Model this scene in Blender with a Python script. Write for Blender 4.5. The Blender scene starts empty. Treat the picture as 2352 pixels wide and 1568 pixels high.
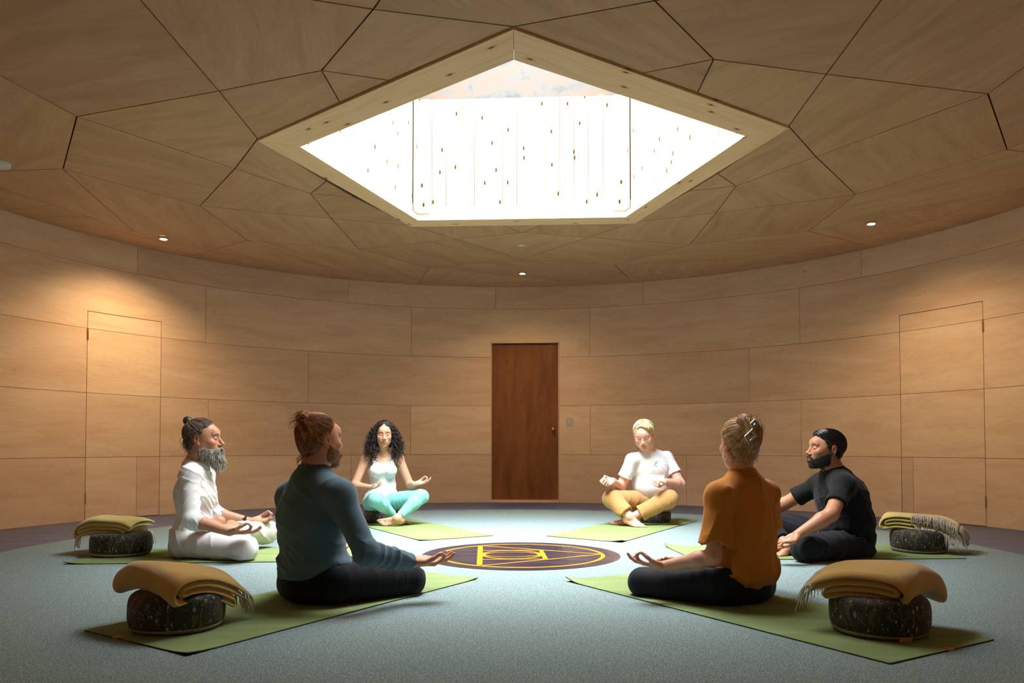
import bpy, math, random
import numpy as np
from mathutils import Vector, Matrix, Euler
random.seed(7); rng = np.random.default_rng(7)
sc = bpy.context.scene
C = sc.collection
PI = math.pi

# ------------------------------------------------------------------ camera
F_PX, CAM_Z, PITCH = 1771.3, 0.711, 0.0275
cam_d = bpy.data.cameras.new('camera'); cam = bpy.data.objects.new('camera', cam_d); C.objects.link(cam)
cam_d.sensor_width = 36.0; cam_d.lens = 36.0*F_PX/2352; cam_d.shift_y = 191.45/2352
cam_d.clip_start = 0.05
cam.location = (0, 0, CAM_Z); cam.rotation_euler = (PI/2+PITCH, 0, 0)
sc.camera = cam
# ------------------------------------------------------------------ world, exposure
sc.view_settings.view_transform = 'Standard'; sc.view_settings.look = 'None'
sc.view_settings.gamma = 1.0; sc.view_settings.use_curve_mapping = False
sc.view_settings.exposure = -0.10
sc.cycles.max_bounces = 8; sc.cycles.diffuse_bounces = 6; sc.cycles.use_adaptive_sampling = True; sc.cycles.adaptive_threshold = .03; sc.cycles.caustics_reflective = False; sc.cycles.caustics_refractive = False; sc.cycles.transparent_max_bounces = 12
sc.cycles.sample_clamp_indirect = 6.0
WORLD_STRENGTH = 74.0
w = bpy.data.worlds.new('sky'); sc.world = w; w.use_nodes = True
nt = w.node_tree; nt.nodes.clear()
wo = nt.nodes.new('ShaderNodeOutputWorld'); wb = nt.nodes.new('ShaderNodeBackground')
wb.inputs[0].default_value = (0.86, 0.93, 1.0, 1)
# thin cloud: brightest round the veiled sun, high up on the lobby side, darker towards the horizon
wg = nt.nodes.new('ShaderNodeTexCoord'); ws = nt.nodes.new('ShaderNodeVectorMath'); ws.operation = 'DOT_PRODUCT'; nt.links.new(wg.outputs['Generated'], ws.inputs[0]); ws.inputs[1].default_value = Vector((.02, -.32, .95)).normalized()
wm = nt.nodes.new('ShaderNodeMath'); wm.operation = 'MAXIMUM'; nt.links.new(ws.outputs['Value'], wm.inputs[0]); wm.inputs[1].default_value = 0
wp = nt.nodes.new('ShaderNodeMath'); wp.operation = 'POWER'; nt.links.new(wm.outputs[0], wp.inputs[0]); wp.inputs[1].default_value = 4.0
wa_ = nt.nodes.new('ShaderNodeMath'); wa_.operation = 'MULTIPLY_ADD'; nt.links.new(wp.outputs[0], wa_.inputs[0]); wa_.inputs[1].default_value = WORLD_STRENGTH; wa_.inputs[2].default_value = WORLD_STRENGTH*.12
nt.links.new(wa_.outputs[0], wb.inputs[1])
nt.links.new(wb.outputs[0], wo.inputs[0])
RC = (-0.04, 5.25); RW = 4.51            # centre and radius of the round room
LZ = 2.73                                # height where wall and ceiling meet
SKY_Z = 3.60                             # top of the lining boards
GLASS_Z = 4.15
# light portal just under the rooflight, lets the sky in
pl = bpy.data.lights.new('rooflight_portal', 'AREA'); pl.shape = 'RECTANGLE'; pl.size = 3.2; pl.size_y = 3.2
pl.cycles.is_portal = True
po = bpy.data.objects.new('rooflight_portal', pl); po.location = (0.03, 5.1, GLASS_Z-0.03); C.objects.link(po)

# ------------------------------------------------------------------ helpers
def at(x, y, Y):
    """world point seen at photo pixel (x, y) when it is Y metres down the room"""
    u = (x-1176)/F_PX; v = -(y-784-191.45)/F_PX
    cp, sp = math.cos(PITCH), math.sin(PITCH)
    d = Vector((u, cp-sp*v, sp+cp*v)); t = Y/d.y
    return Vector((0, 0, CAM_Z)) + d*t

class NT:
    def __init__(s, name):
        s.m = bpy.data.materials.new(name); s.m.use_nodes = True
        s.t = s.m.node_tree; s.b = s.t.nodes['Principled BSDF']
    def n(s, kind, **kw):
        nd = s.t.nodes.new('ShaderNode'+kind)
        for k, v in kw.items():
            if k in ('operation', 'blend_type', 'data_type', 'feature', 'wave_type', 'bands_direction', 'attribute_name', 'attribute_type', 'vector_type', 'distance', 'musgrave_type', 'noise_dimensions', 'voronoi_dimensions', 'wave_profile', 'interpolation_type', 'rings_direction', 'clamp'):
                setattr(nd, k, v)
            else: nd.inputs[k].default_value = v
        return nd
    def l(s, a, b): s.t.links.new(a, b)
    def ramp(s, src, stops, interp='LINEAR'):
        r = s.t.nodes.new('ShaderNodeValToRGB'); r.color_ramp.interpolation = interp
        el = r.color_ramp.elements
        while len(el) < len(stops): el.new(0.5)
        for e, (p, c) in zip(el, stops):
            e.position = p; e.color = (*c, 1) if len(c) == 3 else c
        s.l(src, r.inputs[0]); return r.outputs[0]
    def mix(s, f, a, b, mode='MIX'):
        m = s.t.nodes.new('ShaderNodeMix'); m.data_type = 'RGBA'; m.blend_type = mode
        for i, v in ((0, f), (6, a), (7, b)):
            if hasattr(v, 'links'): s.l(v, m.inputs[i])
            elif isinstance(v, (int, float)): m.inputs[i].default_value = v if i == 0 else (v, v, v, 1)
            else: m.inputs[i].default_value = (*v, 1)
        return m.outputs[2]
    def bump(s, h, strength=.3, dist=.01):
        b = s.n('Bump', Strength=strength, Distance=dist); s.l(h, b.inputs['Height']); s.l(b.outputs[0], s.b.inputs['Normal'])
    def mapping(s, src, scale=(1, 1, 1), rot=(0, 0, 0)):
        mp = s.t.nodes.new('ShaderNodeMapping'); mp.inputs['Scale'].default_value = scale; mp.inputs['Rotation'].default_value = rot
        s.l(src, mp.inputs[0]); return mp.outputs[0]

def srgb(r, g, b):
    f = lambda c: ((c/255)/12.92 if c/255 <= .04045 else ((c/255+.055)/1.055)**2.4)
    return (f(r), f(g), f(b))

def flat(name, col, rough=.6, metal=0, spec=None, noise=0.0, nscale=40):
    t = NT(name); t.b.inputs['Roughness'].default_value = rough; t.b.inputs['Metallic'].default_value = metal
    if spec is not None: t.b.inputs['Specular IOR Level'].default_value = spec
    t.b.inputs['Base Color'].default_value = (*col, 1)
    if noise:
        tc = t.n('TexCoord'); nz = t.n('TexNoise', Scale=nscale, Detail=4.0); t.l(tc.outputs['Object'], nz.inputs['Vector'])
        c = t.mix(nz.outputs[0], tuple(x*(1-noise) for x in col), tuple(min(1, x*(1+noise)) for x in col)); t.l(c, t.b.inputs['Base Color'])
    return t.m

def plywood(name, c0, c1, c2, rough=.55, knots=True, stretch=14., streak=.5):
    """birch ply: UV in metres, grain along U; 'tone' attribute differs per sheet"""
    t = NT(name); uv = t.n('UVMap'); uvo = uv.outputs[0]
    warp = t.n('TexNoise', Scale=1.1, Detail=3.0, Roughness=.6); t.l(uvo, warp.inputs['Vector'])
    wa = t.n('VectorMath', operation='SCALE', Scale=.16); t.l(warp.outputs['Color'], wa.inputs[0])
    ad = t.n('VectorMath', operation='ADD'); t.l(uvo, ad.inputs[0]); t.l(wa.outputs[0], ad.inputs[1])
    fig = t.n('TexNoise', Scale=2.2, Detail=5.0, Roughness=.62, Distortion=.5); t.l(t.mapping(ad.outputs[0], (.55, 3.2, 1)), fig.inputs['Vector'])
    base = t.ramp(fig.outputs[0], [(.3, c0), (.52, c1), (.72, c2)])
    # cathedral figure: contour lines of a stretched noise
    cn = t.n('TexNoise', Scale=1.4, Detail=1.5, Roughness=.45, Distortion=.25); t.l(t.mapping(ad.outputs[0], (.5, 2.4, 1)), cn.inputs['Vector'])
    mul = t.n('Math', operation='MULTIPLY'); t.l(cn.outputs[0], mul.inputs[0]); mul.inputs[1].default_value = 24.
    frac = t.n('Math', operation='FRACT'); t.l(mul.outputs[0], frac.inputs[0])
    lines = t.ramp(frac.outputs[0], [(0, (.80, .80, .80)), (.16, (1, 1, 1)), (.8, (1, 1, 1)), (1, (.86, .86, .86))])
    fine = t.n('TexNoise', Scale=9., Detail=6.0, Roughness=.7); t.l(t.mapping(ad.outputs[0], (.6, stretch, 1)), fine.inputs['Vector'])
    fr = t.ramp(fine.outputs[0], [(.28, (.84, .82, .80)), (.5, (1, 1, 1)), (.8, (1.05, 1.05, 1.05))])
    c = t.mix(streak*.62, base, lines, 'MULTIPLY'); c = t.mix(streak, c, fr, 'MULTIPLY')
    at_ = t.n('Attribute', attribute_name='tone'); sep = t.ramp(at_.outputs['Fac'], [(0, (.91, .89, .88)), (.5, (1, 1, 1)), (1, (1.03, 1.05, 1.03))])
    c = t.mix(1.0, c, sep, 'MULTIPLY')
    if knots:
        vo = t.n('TexVoronoi', Scale=1.5, Randomness=1.0); t.l(t.mapping(uvo, (.7, 1.2, 1)), vo.inputs['Vector'])
        k = t.ramp(vo.outputs['Distance'], [(0, (.38, .30, .24)), (.010, (.45, .36, .28)), (.022, (.93, .92, .9)), (.05, (1, 1, 1))])
        c = t.mix(.9, c, k, 'MULTIPLY')
    t.l(c, t.b.inputs['Base Color']); t.b.inputs['Roughness'].default_value = rough
    t.b.inputs['Specular IOR Level'].default_value = .28
    t.bump(fine.outputs[0], .06, .004)
    return t.m

class MB:
    """collects polygons (with UVs and a per-sheet tone) and links them as ONE mesh object"""
    def __init__(s): s.v = []; s.f = []; s.uv = []; s.tone = []; s.mi = []
    def poly(s, pts, uvs=None, tone=.5, mi=0):
        i = len(s.v); s.v += [tuple(p) for p in pts]; s.f.append(tuple(range(i, i+len(pts))))
        s.uv += (uvs if uvs else [(0, 0)]*len(pts)); s.tone.append(tone); s.mi.append(mi)
    def raw(s, vs, fs, mi=0):
        i = len(s.v); s.v += [tuple(p) for p in vs]
        for f in fs: s.f.append(tuple(i+k for k in f)); s.uv += [(vs[k][0], vs[k][1]) for k in f]; s.tone.append(.5); s.mi.append(mi)
    def box(s, c, d, rz=0, mi=0, R=None):
        M = R if R is not None else Matrix.Rotation(rz, 3, 'Z')
        vs = [Vector(c)+M @ Vector((sx*d[0]/2, sy*d[1]/2, sz*d[2]/2)) for sx in (-1, 1) for sy in (-1, 1) for sz in (-1, 1)]
        s.raw(vs, [(0, 1, 3, 2), (4, 6, 7, 5), (0, 4, 5, 1), (2, 3, 7, 6), (0, 2, 6, 4), (1, 5, 7, 3)], mi)
    def lathe(s, c, prof, n=32, mi=0, R=None, sx=1, sy=1):
        R = R or Matrix.Identity(3); vs = []; fs = []
        for r, z in prof:
            for k in range(n): a = 2*PI*k/n; vs.append(Vector(c)+R @ Vector((r*math.cos(a)*sx, r*math.sin(a)*sy, z)))
        for i in range(len(prof)-1):
            for k in range(n): k2 = (k+1) % n; fs.append((i*n+k, i*n+k2, (i+1)*n+k2, (i+1)*n+k))
        if prof[0][0] > 1e-6: fs.append(tuple(range(n-1, -1, -1)))
        if prof[-1][0] > 1e-6: fs.append(tuple((len(prof)-1)*n+k for k in range(n)))
        s.raw(vs, fs, mi)
    def tube(s, pts, r, n=6, mi=0, cap=True, r1=None):
        pts = [Vector(p) for p in pts]; N = len(pts); vs = []; fs = []; up = Vector((0, 0, 1)); a = None
        for i, p in enumerate(pts):
            d = (pts[min(i+1, N-1)]-pts[max(i-1, 0)])
            d = d.normalized() if d.length > 1e-9 else Vector((0, 0, 1))
            if a is None: a = d.orthogonal().normalized()
            a = (a-d*a.dot(d)); a = a.normalized() if a.length > 1e-6 else d.orthogonal().normalized()
            b = d.cross(a)
            rr = (r[i] if isinstance(r, (list, tuple)) else (r if r1 is None else r+(r1-r)*i/max(1, N-1)))
            for k in range(n): t = 2*PI*k/n; vs.append(p+a*(rr*math.cos(t))+b*(rr*math.sin(t)))
        for i in range(N-1):
            for k in range(n): k2 = (k+1) % n; fs.append((i*n+k, i*n+k2, (i+1)*n+k2, (i+1)*n+k))
        if cap: fs.append(tuple(range(n-1, -1, -1))); fs.append(tuple((N-1)*n+k for k in range(n)))
        s.raw(vs, fs, mi)
    def build(s, name, mats, parent=None, smooth=False, origin=None, sharp=None):
        me = bpy.data.meshes.new(name); o0 = Vector(origin) if origin is not None else Vector((0, 0, 0))
        me.from_pydata([tuple(Vector(v)-o0) for v in s.v], [], s.f)
        for m in (mats if isinstance(mats, (list, tuple)) else [mats]): me.materials.append(m)
        if s.uv:
            ul = me.uv_layers.new(name='UVMap'); ul.data.foreach_set('uv', [x for p in s.uv for x in p])
        ta = me.attributes.new('tone', 'FLOAT', 'FACE'); ta.data.foreach_set('value', s.tone)
        me.polygons.foreach_set('material_index', s.mi)
        if smooth:
            me.polygons.foreach_set('use_smooth', [True]*len(me.polygons))
            if sharp: me.set_sharp_from_angle(angle=math.radians(sharp))
        me.update(); me.validate()
        o = bpy.data.objects.new(name, me); C.objects.link(o); o.location = o0
        if parent is not None: o.parent = parent; o.location = o0-parent.location if parent.type == 'EMPTY' and parent.rotation_euler.z == 0 else o0
        return o
def tag(o, label=None, cat=None, group=None, kind=None):
    if label: o['label'] = label
    if cat: o['category'] = cat
    if group: o['group'] = group
    if kind: o['kind'] = kind
    return o
def empty(name, loc, label=None, cat=None, group=None):
    o = bpy.data.objects.new(name, None); C.objects.link(o); o.location = loc; o.empty_display_size = .1
    return tag(o, label, cat, group)
def part_label(o, l): o['label'] = l; return o

# ------------------------------------------------------------------ materials of the shell
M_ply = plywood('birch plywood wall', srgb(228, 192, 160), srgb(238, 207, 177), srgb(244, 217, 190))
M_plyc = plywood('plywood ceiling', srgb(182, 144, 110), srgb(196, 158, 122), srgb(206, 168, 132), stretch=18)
M_dark = flat('shadow gap', (.05, .028, .015), .9)
M_door = plywood('brown hardwood ply door', srgb(118, 70, 38), srgb(140, 86, 48), srgb(156, 100, 60), knots=False, streak=.8)
M_brass = flat('brass', (.62, .42, .17), .3, 1.0)
M_white = flat('white plastic', (.78, .77, .74), .4)
M_lobby = flat('lobby paint', (.42, .33, .24), .8)

def border_mat():
    t = NT('dark slate floor border'); tc = t.n('TexCoord')
    nz = t.n('TexNoise', Scale=3.0, Detail=6.0, Roughness=.7); t.l(t.mapping(tc.outputs['Object'], (1, 2.5, 1)), nz.inputs['Vector'])
    t.l(t.ramp(nz.outputs[0], [(.3, srgb(70, 80, 112)), (.55, srgb(88, 98, 132)), (.75, srgb(108, 116, 148))]), t.b.inputs['Base Color'])
    t.b.inputs['Roughness'].default_value = .5; return t.m
def carpet_mat():
    t = NT('speckled teal grey carpet'); tc = t.n('TexCoord')
    a = t.n('TexNoise', Scale=190., Detail=2.0, Roughness=.8); t.l(tc.outputs['Object'], a.inputs['Vector'])
    b = t.n('TexNoise', Scale=420., Detail=1.0); t.l(tc.outputs['Object'], b.inputs['Vector'])
    m = t.n('Math', operation='MULTIPLY_ADD'); t.l(a.outputs[0], m.inputs[0]); m.inputs[1].default_value = .65; m2 = t.n('Math', operation='MULTIPLY'); t.l(b.outputs[0], m2.inputs[0]); m2.inputs[1].default_value = .35; t.l(m2.outputs[0], m.inputs[2])
    c = t.ramp(m.outputs[0], [(.30, srgb(77, 93, 94)), (.44, srgb(110, 129, 129)), (.54, srgb(138, 156, 154)), (.68, srgb(206, 214, 208))])
    t.l(c, t.b.inputs['Base Color']); t.b.inputs['Roughness'].default_value = .95; t.b.inputs['Specular IOR Level'].default_value = .1
    t.bump(m.outputs[0], .5, .006); return t.m
M_border = border_mat(); M_carpet = carpet_mat()

def pt(ang, r, z): a = math.radians(ang); return Vector((RC[0]+r*math.cos(a), RC[1]+r*math.sin(a), z))
def tag_s(o): o['kind'] = 'structure'; return o
# ------------------------------------------------------------------ floor
fl = MB(); fl.poly([(-6, -3, 0), (6, -3, 0), (6, 11, 0), (-6, 11, 0)], [(0, 0)]*4); tag_s(fl.build('floor', M_border))
cp = MB(); n = 160; RCP = 3.357
top = [pt(360*k/n, RCP, .006) for k in range(n)]
cp.poly(top, [(p.x, p.y) for p in top])
for k in range(n): a, b = top[k], top[(k+1) % n]; cp.poly([Vector((a.x, a.y, 0)), Vector((b.x, b.y, 0)), b, a])
carpet = tag(cp.build('carpet', M_carpet), 'round speckled pale teal carpet covering the middle of the floor', 'carpet')

# ------------------------------------------------------------------ round plywood wall
ROWZ = [0.0, .604, 1.2195, 1.835, 2.45, LZ+.03]
PITCHA = 31.0
seams = {4: [115.53, 92.11, 68.45, 36.1, 146.24], 3: [136.74, 105.65, 76.97, 44.85], 2: [121.65, 152.6, 52.31, 20.45], 1: [136.25, 105.72, 76.94, 44.76], 0: [145.99, 115.01, 61.89, 29.56]}
A_LO, A_HI = -68.0, 248.0      # wall runs between these angles, the rest is the entrance lobby
doors = {1: (142.89, 152.66, 2.003), 2: (20.45, 31.09, 2.003), 3: (81.89, 92.92, 2.031)}
GAP = .0018
def panel(mb, a0, a1, z0, z1, r=RW, tone=None, off=None, thick=.012, rot=False, zg=(1, 1)):
    g = math.degrees(GAP/r); a0 += g; a1 -= g; z0 += GAP*zg[0]; z1 -= GAP*zg[1]
    if a1 <= a0 or z1 <= z0: return
    n = max(1, int(math.ceil((a1-a0)/2.0))); tone = random.random() if tone is None else tone
    ou, ov = off if off else (random.uniform(0, 60), random.uniform(0, 60))
    P = []
    for k in range(n+1):
        a = a0+(a1-a0)*k/n; P.append((a, ou+math.radians(a)*r))
    for k in range(n):
        (aa, ua), (ab, ub) = P[k], P[k+1]
        u4 = [(ub, ov+z0), (ua, ov+z0), (ua, ov+z1), (ub, ov+z1)]
        if rot: u4 = [(b, a) for a, b in u4]
        mb.poly([pt(ab, r, z0), pt(aa, r, z0), pt(aa, r, z1), pt(ab, r, z1)], u4, tone)
        mb.poly([pt(aa, r, z0), pt(ab, r, z0), pt(ab, r+thick, z0), pt(aa, r+thick, z0)], None, tone)
        mb.poly([pt(aa, r, z1), pt(aa, r+thick, z1), pt(ab, r+thick, z1), pt(ab, r, z1)], None, tone)
    for a in (a0, a1): mb.poly([pt(a, r, z0), pt(a, r, z1), pt(a, r+thick, z1), pt(a, r+thick, z0)], None, tone)
walls = {'wall_right': MB(), 'wall_back': MB(), 'wall_left': MB()}
def wall_for(a): return walls['wall_right' if a < 45 else 'wall_back' if a < 136 else 'wall_left']
for row in range(5):
    z0, z1 = ROWZ[row], ROWZ[row+1]
    ss = sorted(seams[row])
    while ss[0]-PITCHA > A_LO+3: ss.insert(0, ss[0]-PITCHA)
    while ss[-1]+PITCHA < A_HI-3: ss.append(ss[-1]+PITCHA)
    ss = [A_LO]+ss+[A_HI]
    for a0, a1 in zip(ss[:-1], ss[1:]):
        tone = random.random(); off = (random.uniform(0, 60), random.uniform(0, 60))
        cuts = [(a0, a1)]; ztop = z1
        for d0, d1, dz in doors.values():
            if z0 >= dz or d1 <= a0 or d0 >= a1: continue
            nc = []
            for c0, c1 in cuts:
                if c1 <= d0 or c0 >= d1: nc.append((c0, c1)); continue
                if c0 < d0: nc.append((c0, d0))
                if c1 > d1: nc.append((d1, c1))
                if z1 > dz and ztop == z1:
                    panel(wall_for((a0+a1)/2), a0, a1, dz, z1, tone=tone, off=off, zg=(0, 1)); ztop = dz
            cuts = nc
        # where a door top cuts the row, the sheet goes on beside and above it without a joint
        for c0, c1 in cuts:
            panel(wall_for((a0+a1)/2), c0, c1, z0, ztop, tone=tone, off=off, zg=(1, 0 if ztop < z1 else 1))
back = MB()
def backing(a0, a1, z0, z1, r=RW+.011):
    n = max(1, int((a1-a0)/2))
    for k in range(n):
        aa = a0+(a1-a0)*k/n; ab = a0+(a1-a0)*(k+1)/n
        back.poly([pt(ab, r, z0), pt(aa, r, z0), pt(aa, r, z1), pt(ab, r, z1)])
backing(A_LO-1, 81.7, 0, LZ+.3); backing(93.1, A_HI+1, 0, LZ+.3); backing(81.7, 93.1, 2.045, LZ+.3)
for nm, mb in walls.items(): tag_s(mb.build(nm, M_ply))
tag_s(back.build('wall_backing', M_dark))
# flush doors cut from the same sheets, brass hinges on the outer edge
def flush_door(name, a0, a1, dz, cells, hinge_a, hz):
    mb = MB()
    for z0, z1, cuts in cells:
        for c0, c1 in zip(cuts[:-1], cuts[1:]): panel(mb, c0+.03*(c0 == a0), c1-.03*(c1 == a1), z0, z1-(.004 if z1 == dz else 0), r=RW+.001)
    d = tag_s(mb.build(name, M_ply))
    for z in hz:
        h = MB(); c = pt(hinge_a, RW-.004, z)
        for k in range(5): h.lathe((c.x, c.y, c.z-.05+k*.0202), [(.0055, 0), (.0055, .019)], 10)
        h.lathe((c.x, c.y, c.z-.056), [(.0, 0), (.005, .002), (.004, .112), (0, .114)], 8)
        ca = math.radians(hinge_a); h.box(pt(hinge_a, RW-.001, z), (.003, .020, .10), ca)
        o = h.build('hinge', M_brass, d, smooth=True, sharp=40)
flush_door('door_1', 142.89, 152.66, 2.003, [(0.004, .604, (142.89, 145.99, 152.66)), (.604, 1.2195, (142.89, 152.66)), (1.2195, 1.835, (142.89, 152.66)), (1.835, 2.003, (142.89, 152.66))], 152.62, (.215, 1.775))
flush_door('door_2', 20.45, 31.09, 2.003, [(0.004, .604, (20.45, 29.56, 31.09)), (.604, 1.2195, (20.45, 31.09)), (1.2195, 1.835, (20.45, 31.09)), (1.835, 2.003, (20.45, 31.09))], 20.45, (.215, 1.775))
# middle door: brown leaf set back in a plain opening
a0, a1 = 81.89, 92.92; P0 = pt(a0, RW, 0); P1 = pt(a1, RW, 0)
ux = (P0-P1).normalized(); uy = Vector((-ux.y, ux.x, 0)); wd = (P0-P1).length; mid = (P0+P1)/2
Rd = Matrix((ux, uy, Vector((0, 0, 1)))).transposed()
rec = .045
def dpt(x, y, z): return mid+Rd @ Vector((x, y, z))
dm = MB(); x0, x1 = -wd/2+.012, wd/2-.012; y0 = rec
dm.poly([dpt(x0, y0, .035), dpt(x1, y0, .035), dpt(x1, y0, 2.005), dpt(x0, y0, 2.005)], [(0+30, x0), (30, x1), (32, x1), (32, x0)], .5)
for q in ([(x0, .035), (x0, 2.005)], [(x1, .035), (x1, 2.005)]):
    (xx, za), (_, zb) = q; dm.poly([dpt(xx, y0, za), dpt(xx, y0, zb), dpt(xx, y0+.04, zb), dpt(xx, y0+.04, za)])
dleaf = tag_s(dm.build('door_3', M_door))
kb = MB(); Rk = Rd @ Matrix.Rotation(PI/2, 3, 'X')
kc = dpt(wd/2-.077, rec, .926)
kb.lathe(kc, [(.024, 0), (.026, .004), (.024, .007), (.011, .010), (.010, .022), (.018, .030), (.0265, .042), (.0265, .050), (.020, .060), (.008, .064), (0, .0645)], 28, R=Rk)
part_label(kb.build('door_knob', M_brass, dleaf, smooth=True, sharp=50), 'round polished brass knob')
fr = MB()
for xx in (-wd/2+.006, wd/2-.006): fr.box(dpt(xx, rec/2+.005, 1.02), (.012, rec+.03, 2.03), R=Rd)
fr.box(dpt(0, rec/2+.005, 2.024), (wd, rec+.03, .014), R=Rd)
fr.box(dpt(0, rec/2, .018), (wd, rec+.05, .032), R=Rd)
tag_s(fr.build('trim_1', M_ply))
bd = MB(); bd.box(dpt(0, rec+.08, 1.05), (wd+.2, .04, 2.1), R=Rd); tag_s(bd.build('wall_behind_door', M_dark))
sw = MB(); c = pt(80.27, RW-.006, 1.018); Rs = Matrix.Rotation(math.radians(80.27-90), 3, 'Z')
sw.box(c, (.086, .009, .086), R=Rs)
so = tag(empty('light_switch', c, 'small square steel light switch plate beside the brown door', 'light switch'))
sp_ = sw.build('plate', flat('brushed steel', (.62, .6, .56), .35, .7), so, origin=c)
rk = MB(); rk.box(c+Rs @ Vector((0, -.007, 0)), (.022, .006, .034), R=Rs); rk.build('rocker', M_white, so, origin=c)
for s_ in (-1, 1):
    scw = MB(); scw.lathe(c+Rs @ Vector((s_*.03, -.0045, 0)), [(.004, 0), (.003, .002), (0, .0022)], 10, R=Rs @ Matrix.Rotation(PI/2, 3, 'X')); scw.build('screw', M_brass, so, origin=c)

# ------------------------------------------------------------------ ceiling of folded sheets
A30 = [[-0.27, 9.096], [0.54, 9.036], [1.334, 8.839], [2.067, 8.469], [2.702, 7.915], [3.226, 7.281], [3.633, 6.574], [3.843, 5.76], [3.998, 5.211], [3.886, 4.378], [3.602, 3.587], [3.161, 2.872], [2.58, 2.264], [1.886, 1.79], [1.108, 1.472], [0.281, 1.321], [-0.559, 1.346], [-1.375, 1.545], [-2.132, 1.91], [-2.797, 2.424], [-3.341, 3.065], [-3.739, 3.805], [-3.975, 4.611], [-4.038, 5.449], [-3.702, 6.174], [-3.432, 6.943], [-3.031, 7.645], [-2.473, 8.196], [-1.827, 8.703], [-1.067, 8.988]]
A34 = [[-0.888, 8.302], [1.099, 8.174], [2.664, 6.883], [3.224, 4.97], [2.604, 3.28], [0.898, 2.129], [-1.159, 2.201], [-2.781, 3.468], [-3.127, 5.32], [-2.481, 7.186]]
A29 = [[0.111, 7.875], [1.695, 7.302], [2.626, 5.842], [2.595, 4.154], [1.574, 2.967], [-0.119, 2.482], [-1.603, 3.056], [-2.536, 4.444], [-2.493, 6.114], [-1.494, 7.464]]
A20 = [[-0.506, 6.998], [0.693, 6.936], [1.654, 6.203], [1.985, 4.987], [1.598, 3.87], [0.606, 3.223], [-0.6, 3.287], [-1.56, 4.056], [-1.888, 5.204], [-1.5, 6.365]]
A17 = [[0.086, 6.778], [1.629, 5.557], [0.986, 3.72], [-0.958, 3.831], [-1.508, 5.722]]
PO = [[1.035, 6.46], [1.635, 4.507], [0.007, 3.425], [-1.566, 4.697], [-0.862, 6.554]]     # skylight ring, outer corners, clockwise from the back right
PIN = [[0.931, 6.275], [1.413, 4.622], [0.009, 3.698], [-1.329, 4.789], [-0.783, 6.364]]
HIT = [([-0.09, 6.539], [0.259, 6.538]), ([1.313, 5.669], [1.428, 5.303]), ([0.993, 4.075], [0.661, 3.859]), ([-0.636, 3.935], [-0.947, 4.188]), ([-1.326, 5.457], [-1.201, 5.814])]
Z30, Z34, Z29, Z20, Z17, ZP = 2.655, 2.64, 2.63, 2.60, 2.60, 2.60
cl = MB()
def v3(p, z): return Vector((p[0], p[1], z))
def cpanel(pts, gap=.0042):
    pts = [Vector(p) for p in pts]; c = sum(pts, Vector())/len(pts)
    # inset every edge by the joint width
    nrm = Vector((0, 0, 1)); n = len(pts); out = []
    area = sum(pts[i].x*pts[(i+1) % n].y-pts[(i+1) % n].x*pts[i].y for i in range(n))
    if area > 0: pts = pts[::-1]         # clockwise from above = facing down
    for i in range(n):
        p, a, b = pts[i], pts[i-1], pts[(i+1) % n]
        d1 = (p-a); d1.z = 0; d1.normalize(); d2 = (b-p); d2.z = 0; d2.normalize()
        n1 = Vector((d1.y, -d1.x, 0)); n2 = Vector((d2.y, -d2.x, 0)); m = n1+n2
        k = 1+n1.dot(n2)
        out.append(p+m*(gap/max(k, .3)))
    th = random.uniform(0, PI); ou, ov = random.uniform(0, 60), random.uniform(0, 60); tone = random.random()
    e = max(range(n), key=lambda i: (pts[i]-pts[i-1]).length); ed = pts[e]-pts[e-1]; th = math.atan2(ed.y, ed.x)+random.choice([0, 0, PI/2])
    uv = [(ou+p.x*math.cos(th)+p.y*math.sin(th), ov-p.x*math.sin(th)+p.y*math.cos(th)) for p in out]
    up = Vector((0, 0, .012))
    if n > 3:
        cc = sum(out, Vector())/n; cu = (ou+cc.x*math.cos(th)+cc.y*math.sin(th), ov-cc.x*math.sin(th)+cc.y*math.cos(th))
    cl.poly(out, uv, tone)
    for i in range(n): a, b = out[i], out[(i+1) % n]; cl.poly([a, a+up, b+up, b], None, tone)
for j in range(10):
    jn = (j+1) % 10
    # 29 node j has 20 nodes j (left) and j+1 (right) in clockwise order
    p29 = v3(A29[j], Z29); pa = v3(A20[j], Z20); pb = v3(A20[jn], Z20)
    if j % 2 == 0: cpanel([p29, pb, v3(A17[j//2], Z17), pa])
    else: cpanel([p29, pb, v3(PO[j//2], ZP), pa])
    # kite between 29 node j-1, 34, 29 node j around 20 node j ; 34 node j lies between 29 j-1 and 29 j
    p29m = v3(A29[j-1], Z29); p34 = v3(A34[j], Z34)
    cpanel([pa, p29, p34, p29m])
    # five sided panel outside 29 node j, between 34 j and 34 j+1
    k = (3*j) % 30; p34n = v3(A34[jn], Z34)
    cpanel([p29, p34n, v3(A30[(3*j+2) % 30], Z30), v3(A30[(3*j+1) % 30], Z30), v3(p34[:2], Z34)])
    cpanel([p34, v3(A30[(3*j+1) % 30], Z30), v3(A30[3*j % 30], Z30), v3(A30[(3*j-1) % 30], Z30)])
for i in range(5):
    h0, h1 = HIT[i]; q = v3(A17[i], Z17)
    # 17 node i lies between 20 nodes 2i and 2i+1; skylight corners i-1 and i
    cpanel([q, v3(h1, ZP), v3(h0, ZP)])
    cpanel([q, v3(h0, ZP), v3(PO[i-1], ZP), v3(A20[2*i], Z20)])
    cpanel([q, v3(A20[2*i+1], Z20), v3(PO[i], ZP), v3(h1, ZP)])
WA = [104.71, 93.34, 81.76, 70.08, 58.35, 46.33, 34.18, 22.23]+[10.2-12*k for k in range(16)]+[175.1, 163.15, 151.19, 139.47, 127.7, 116.13]
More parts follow.
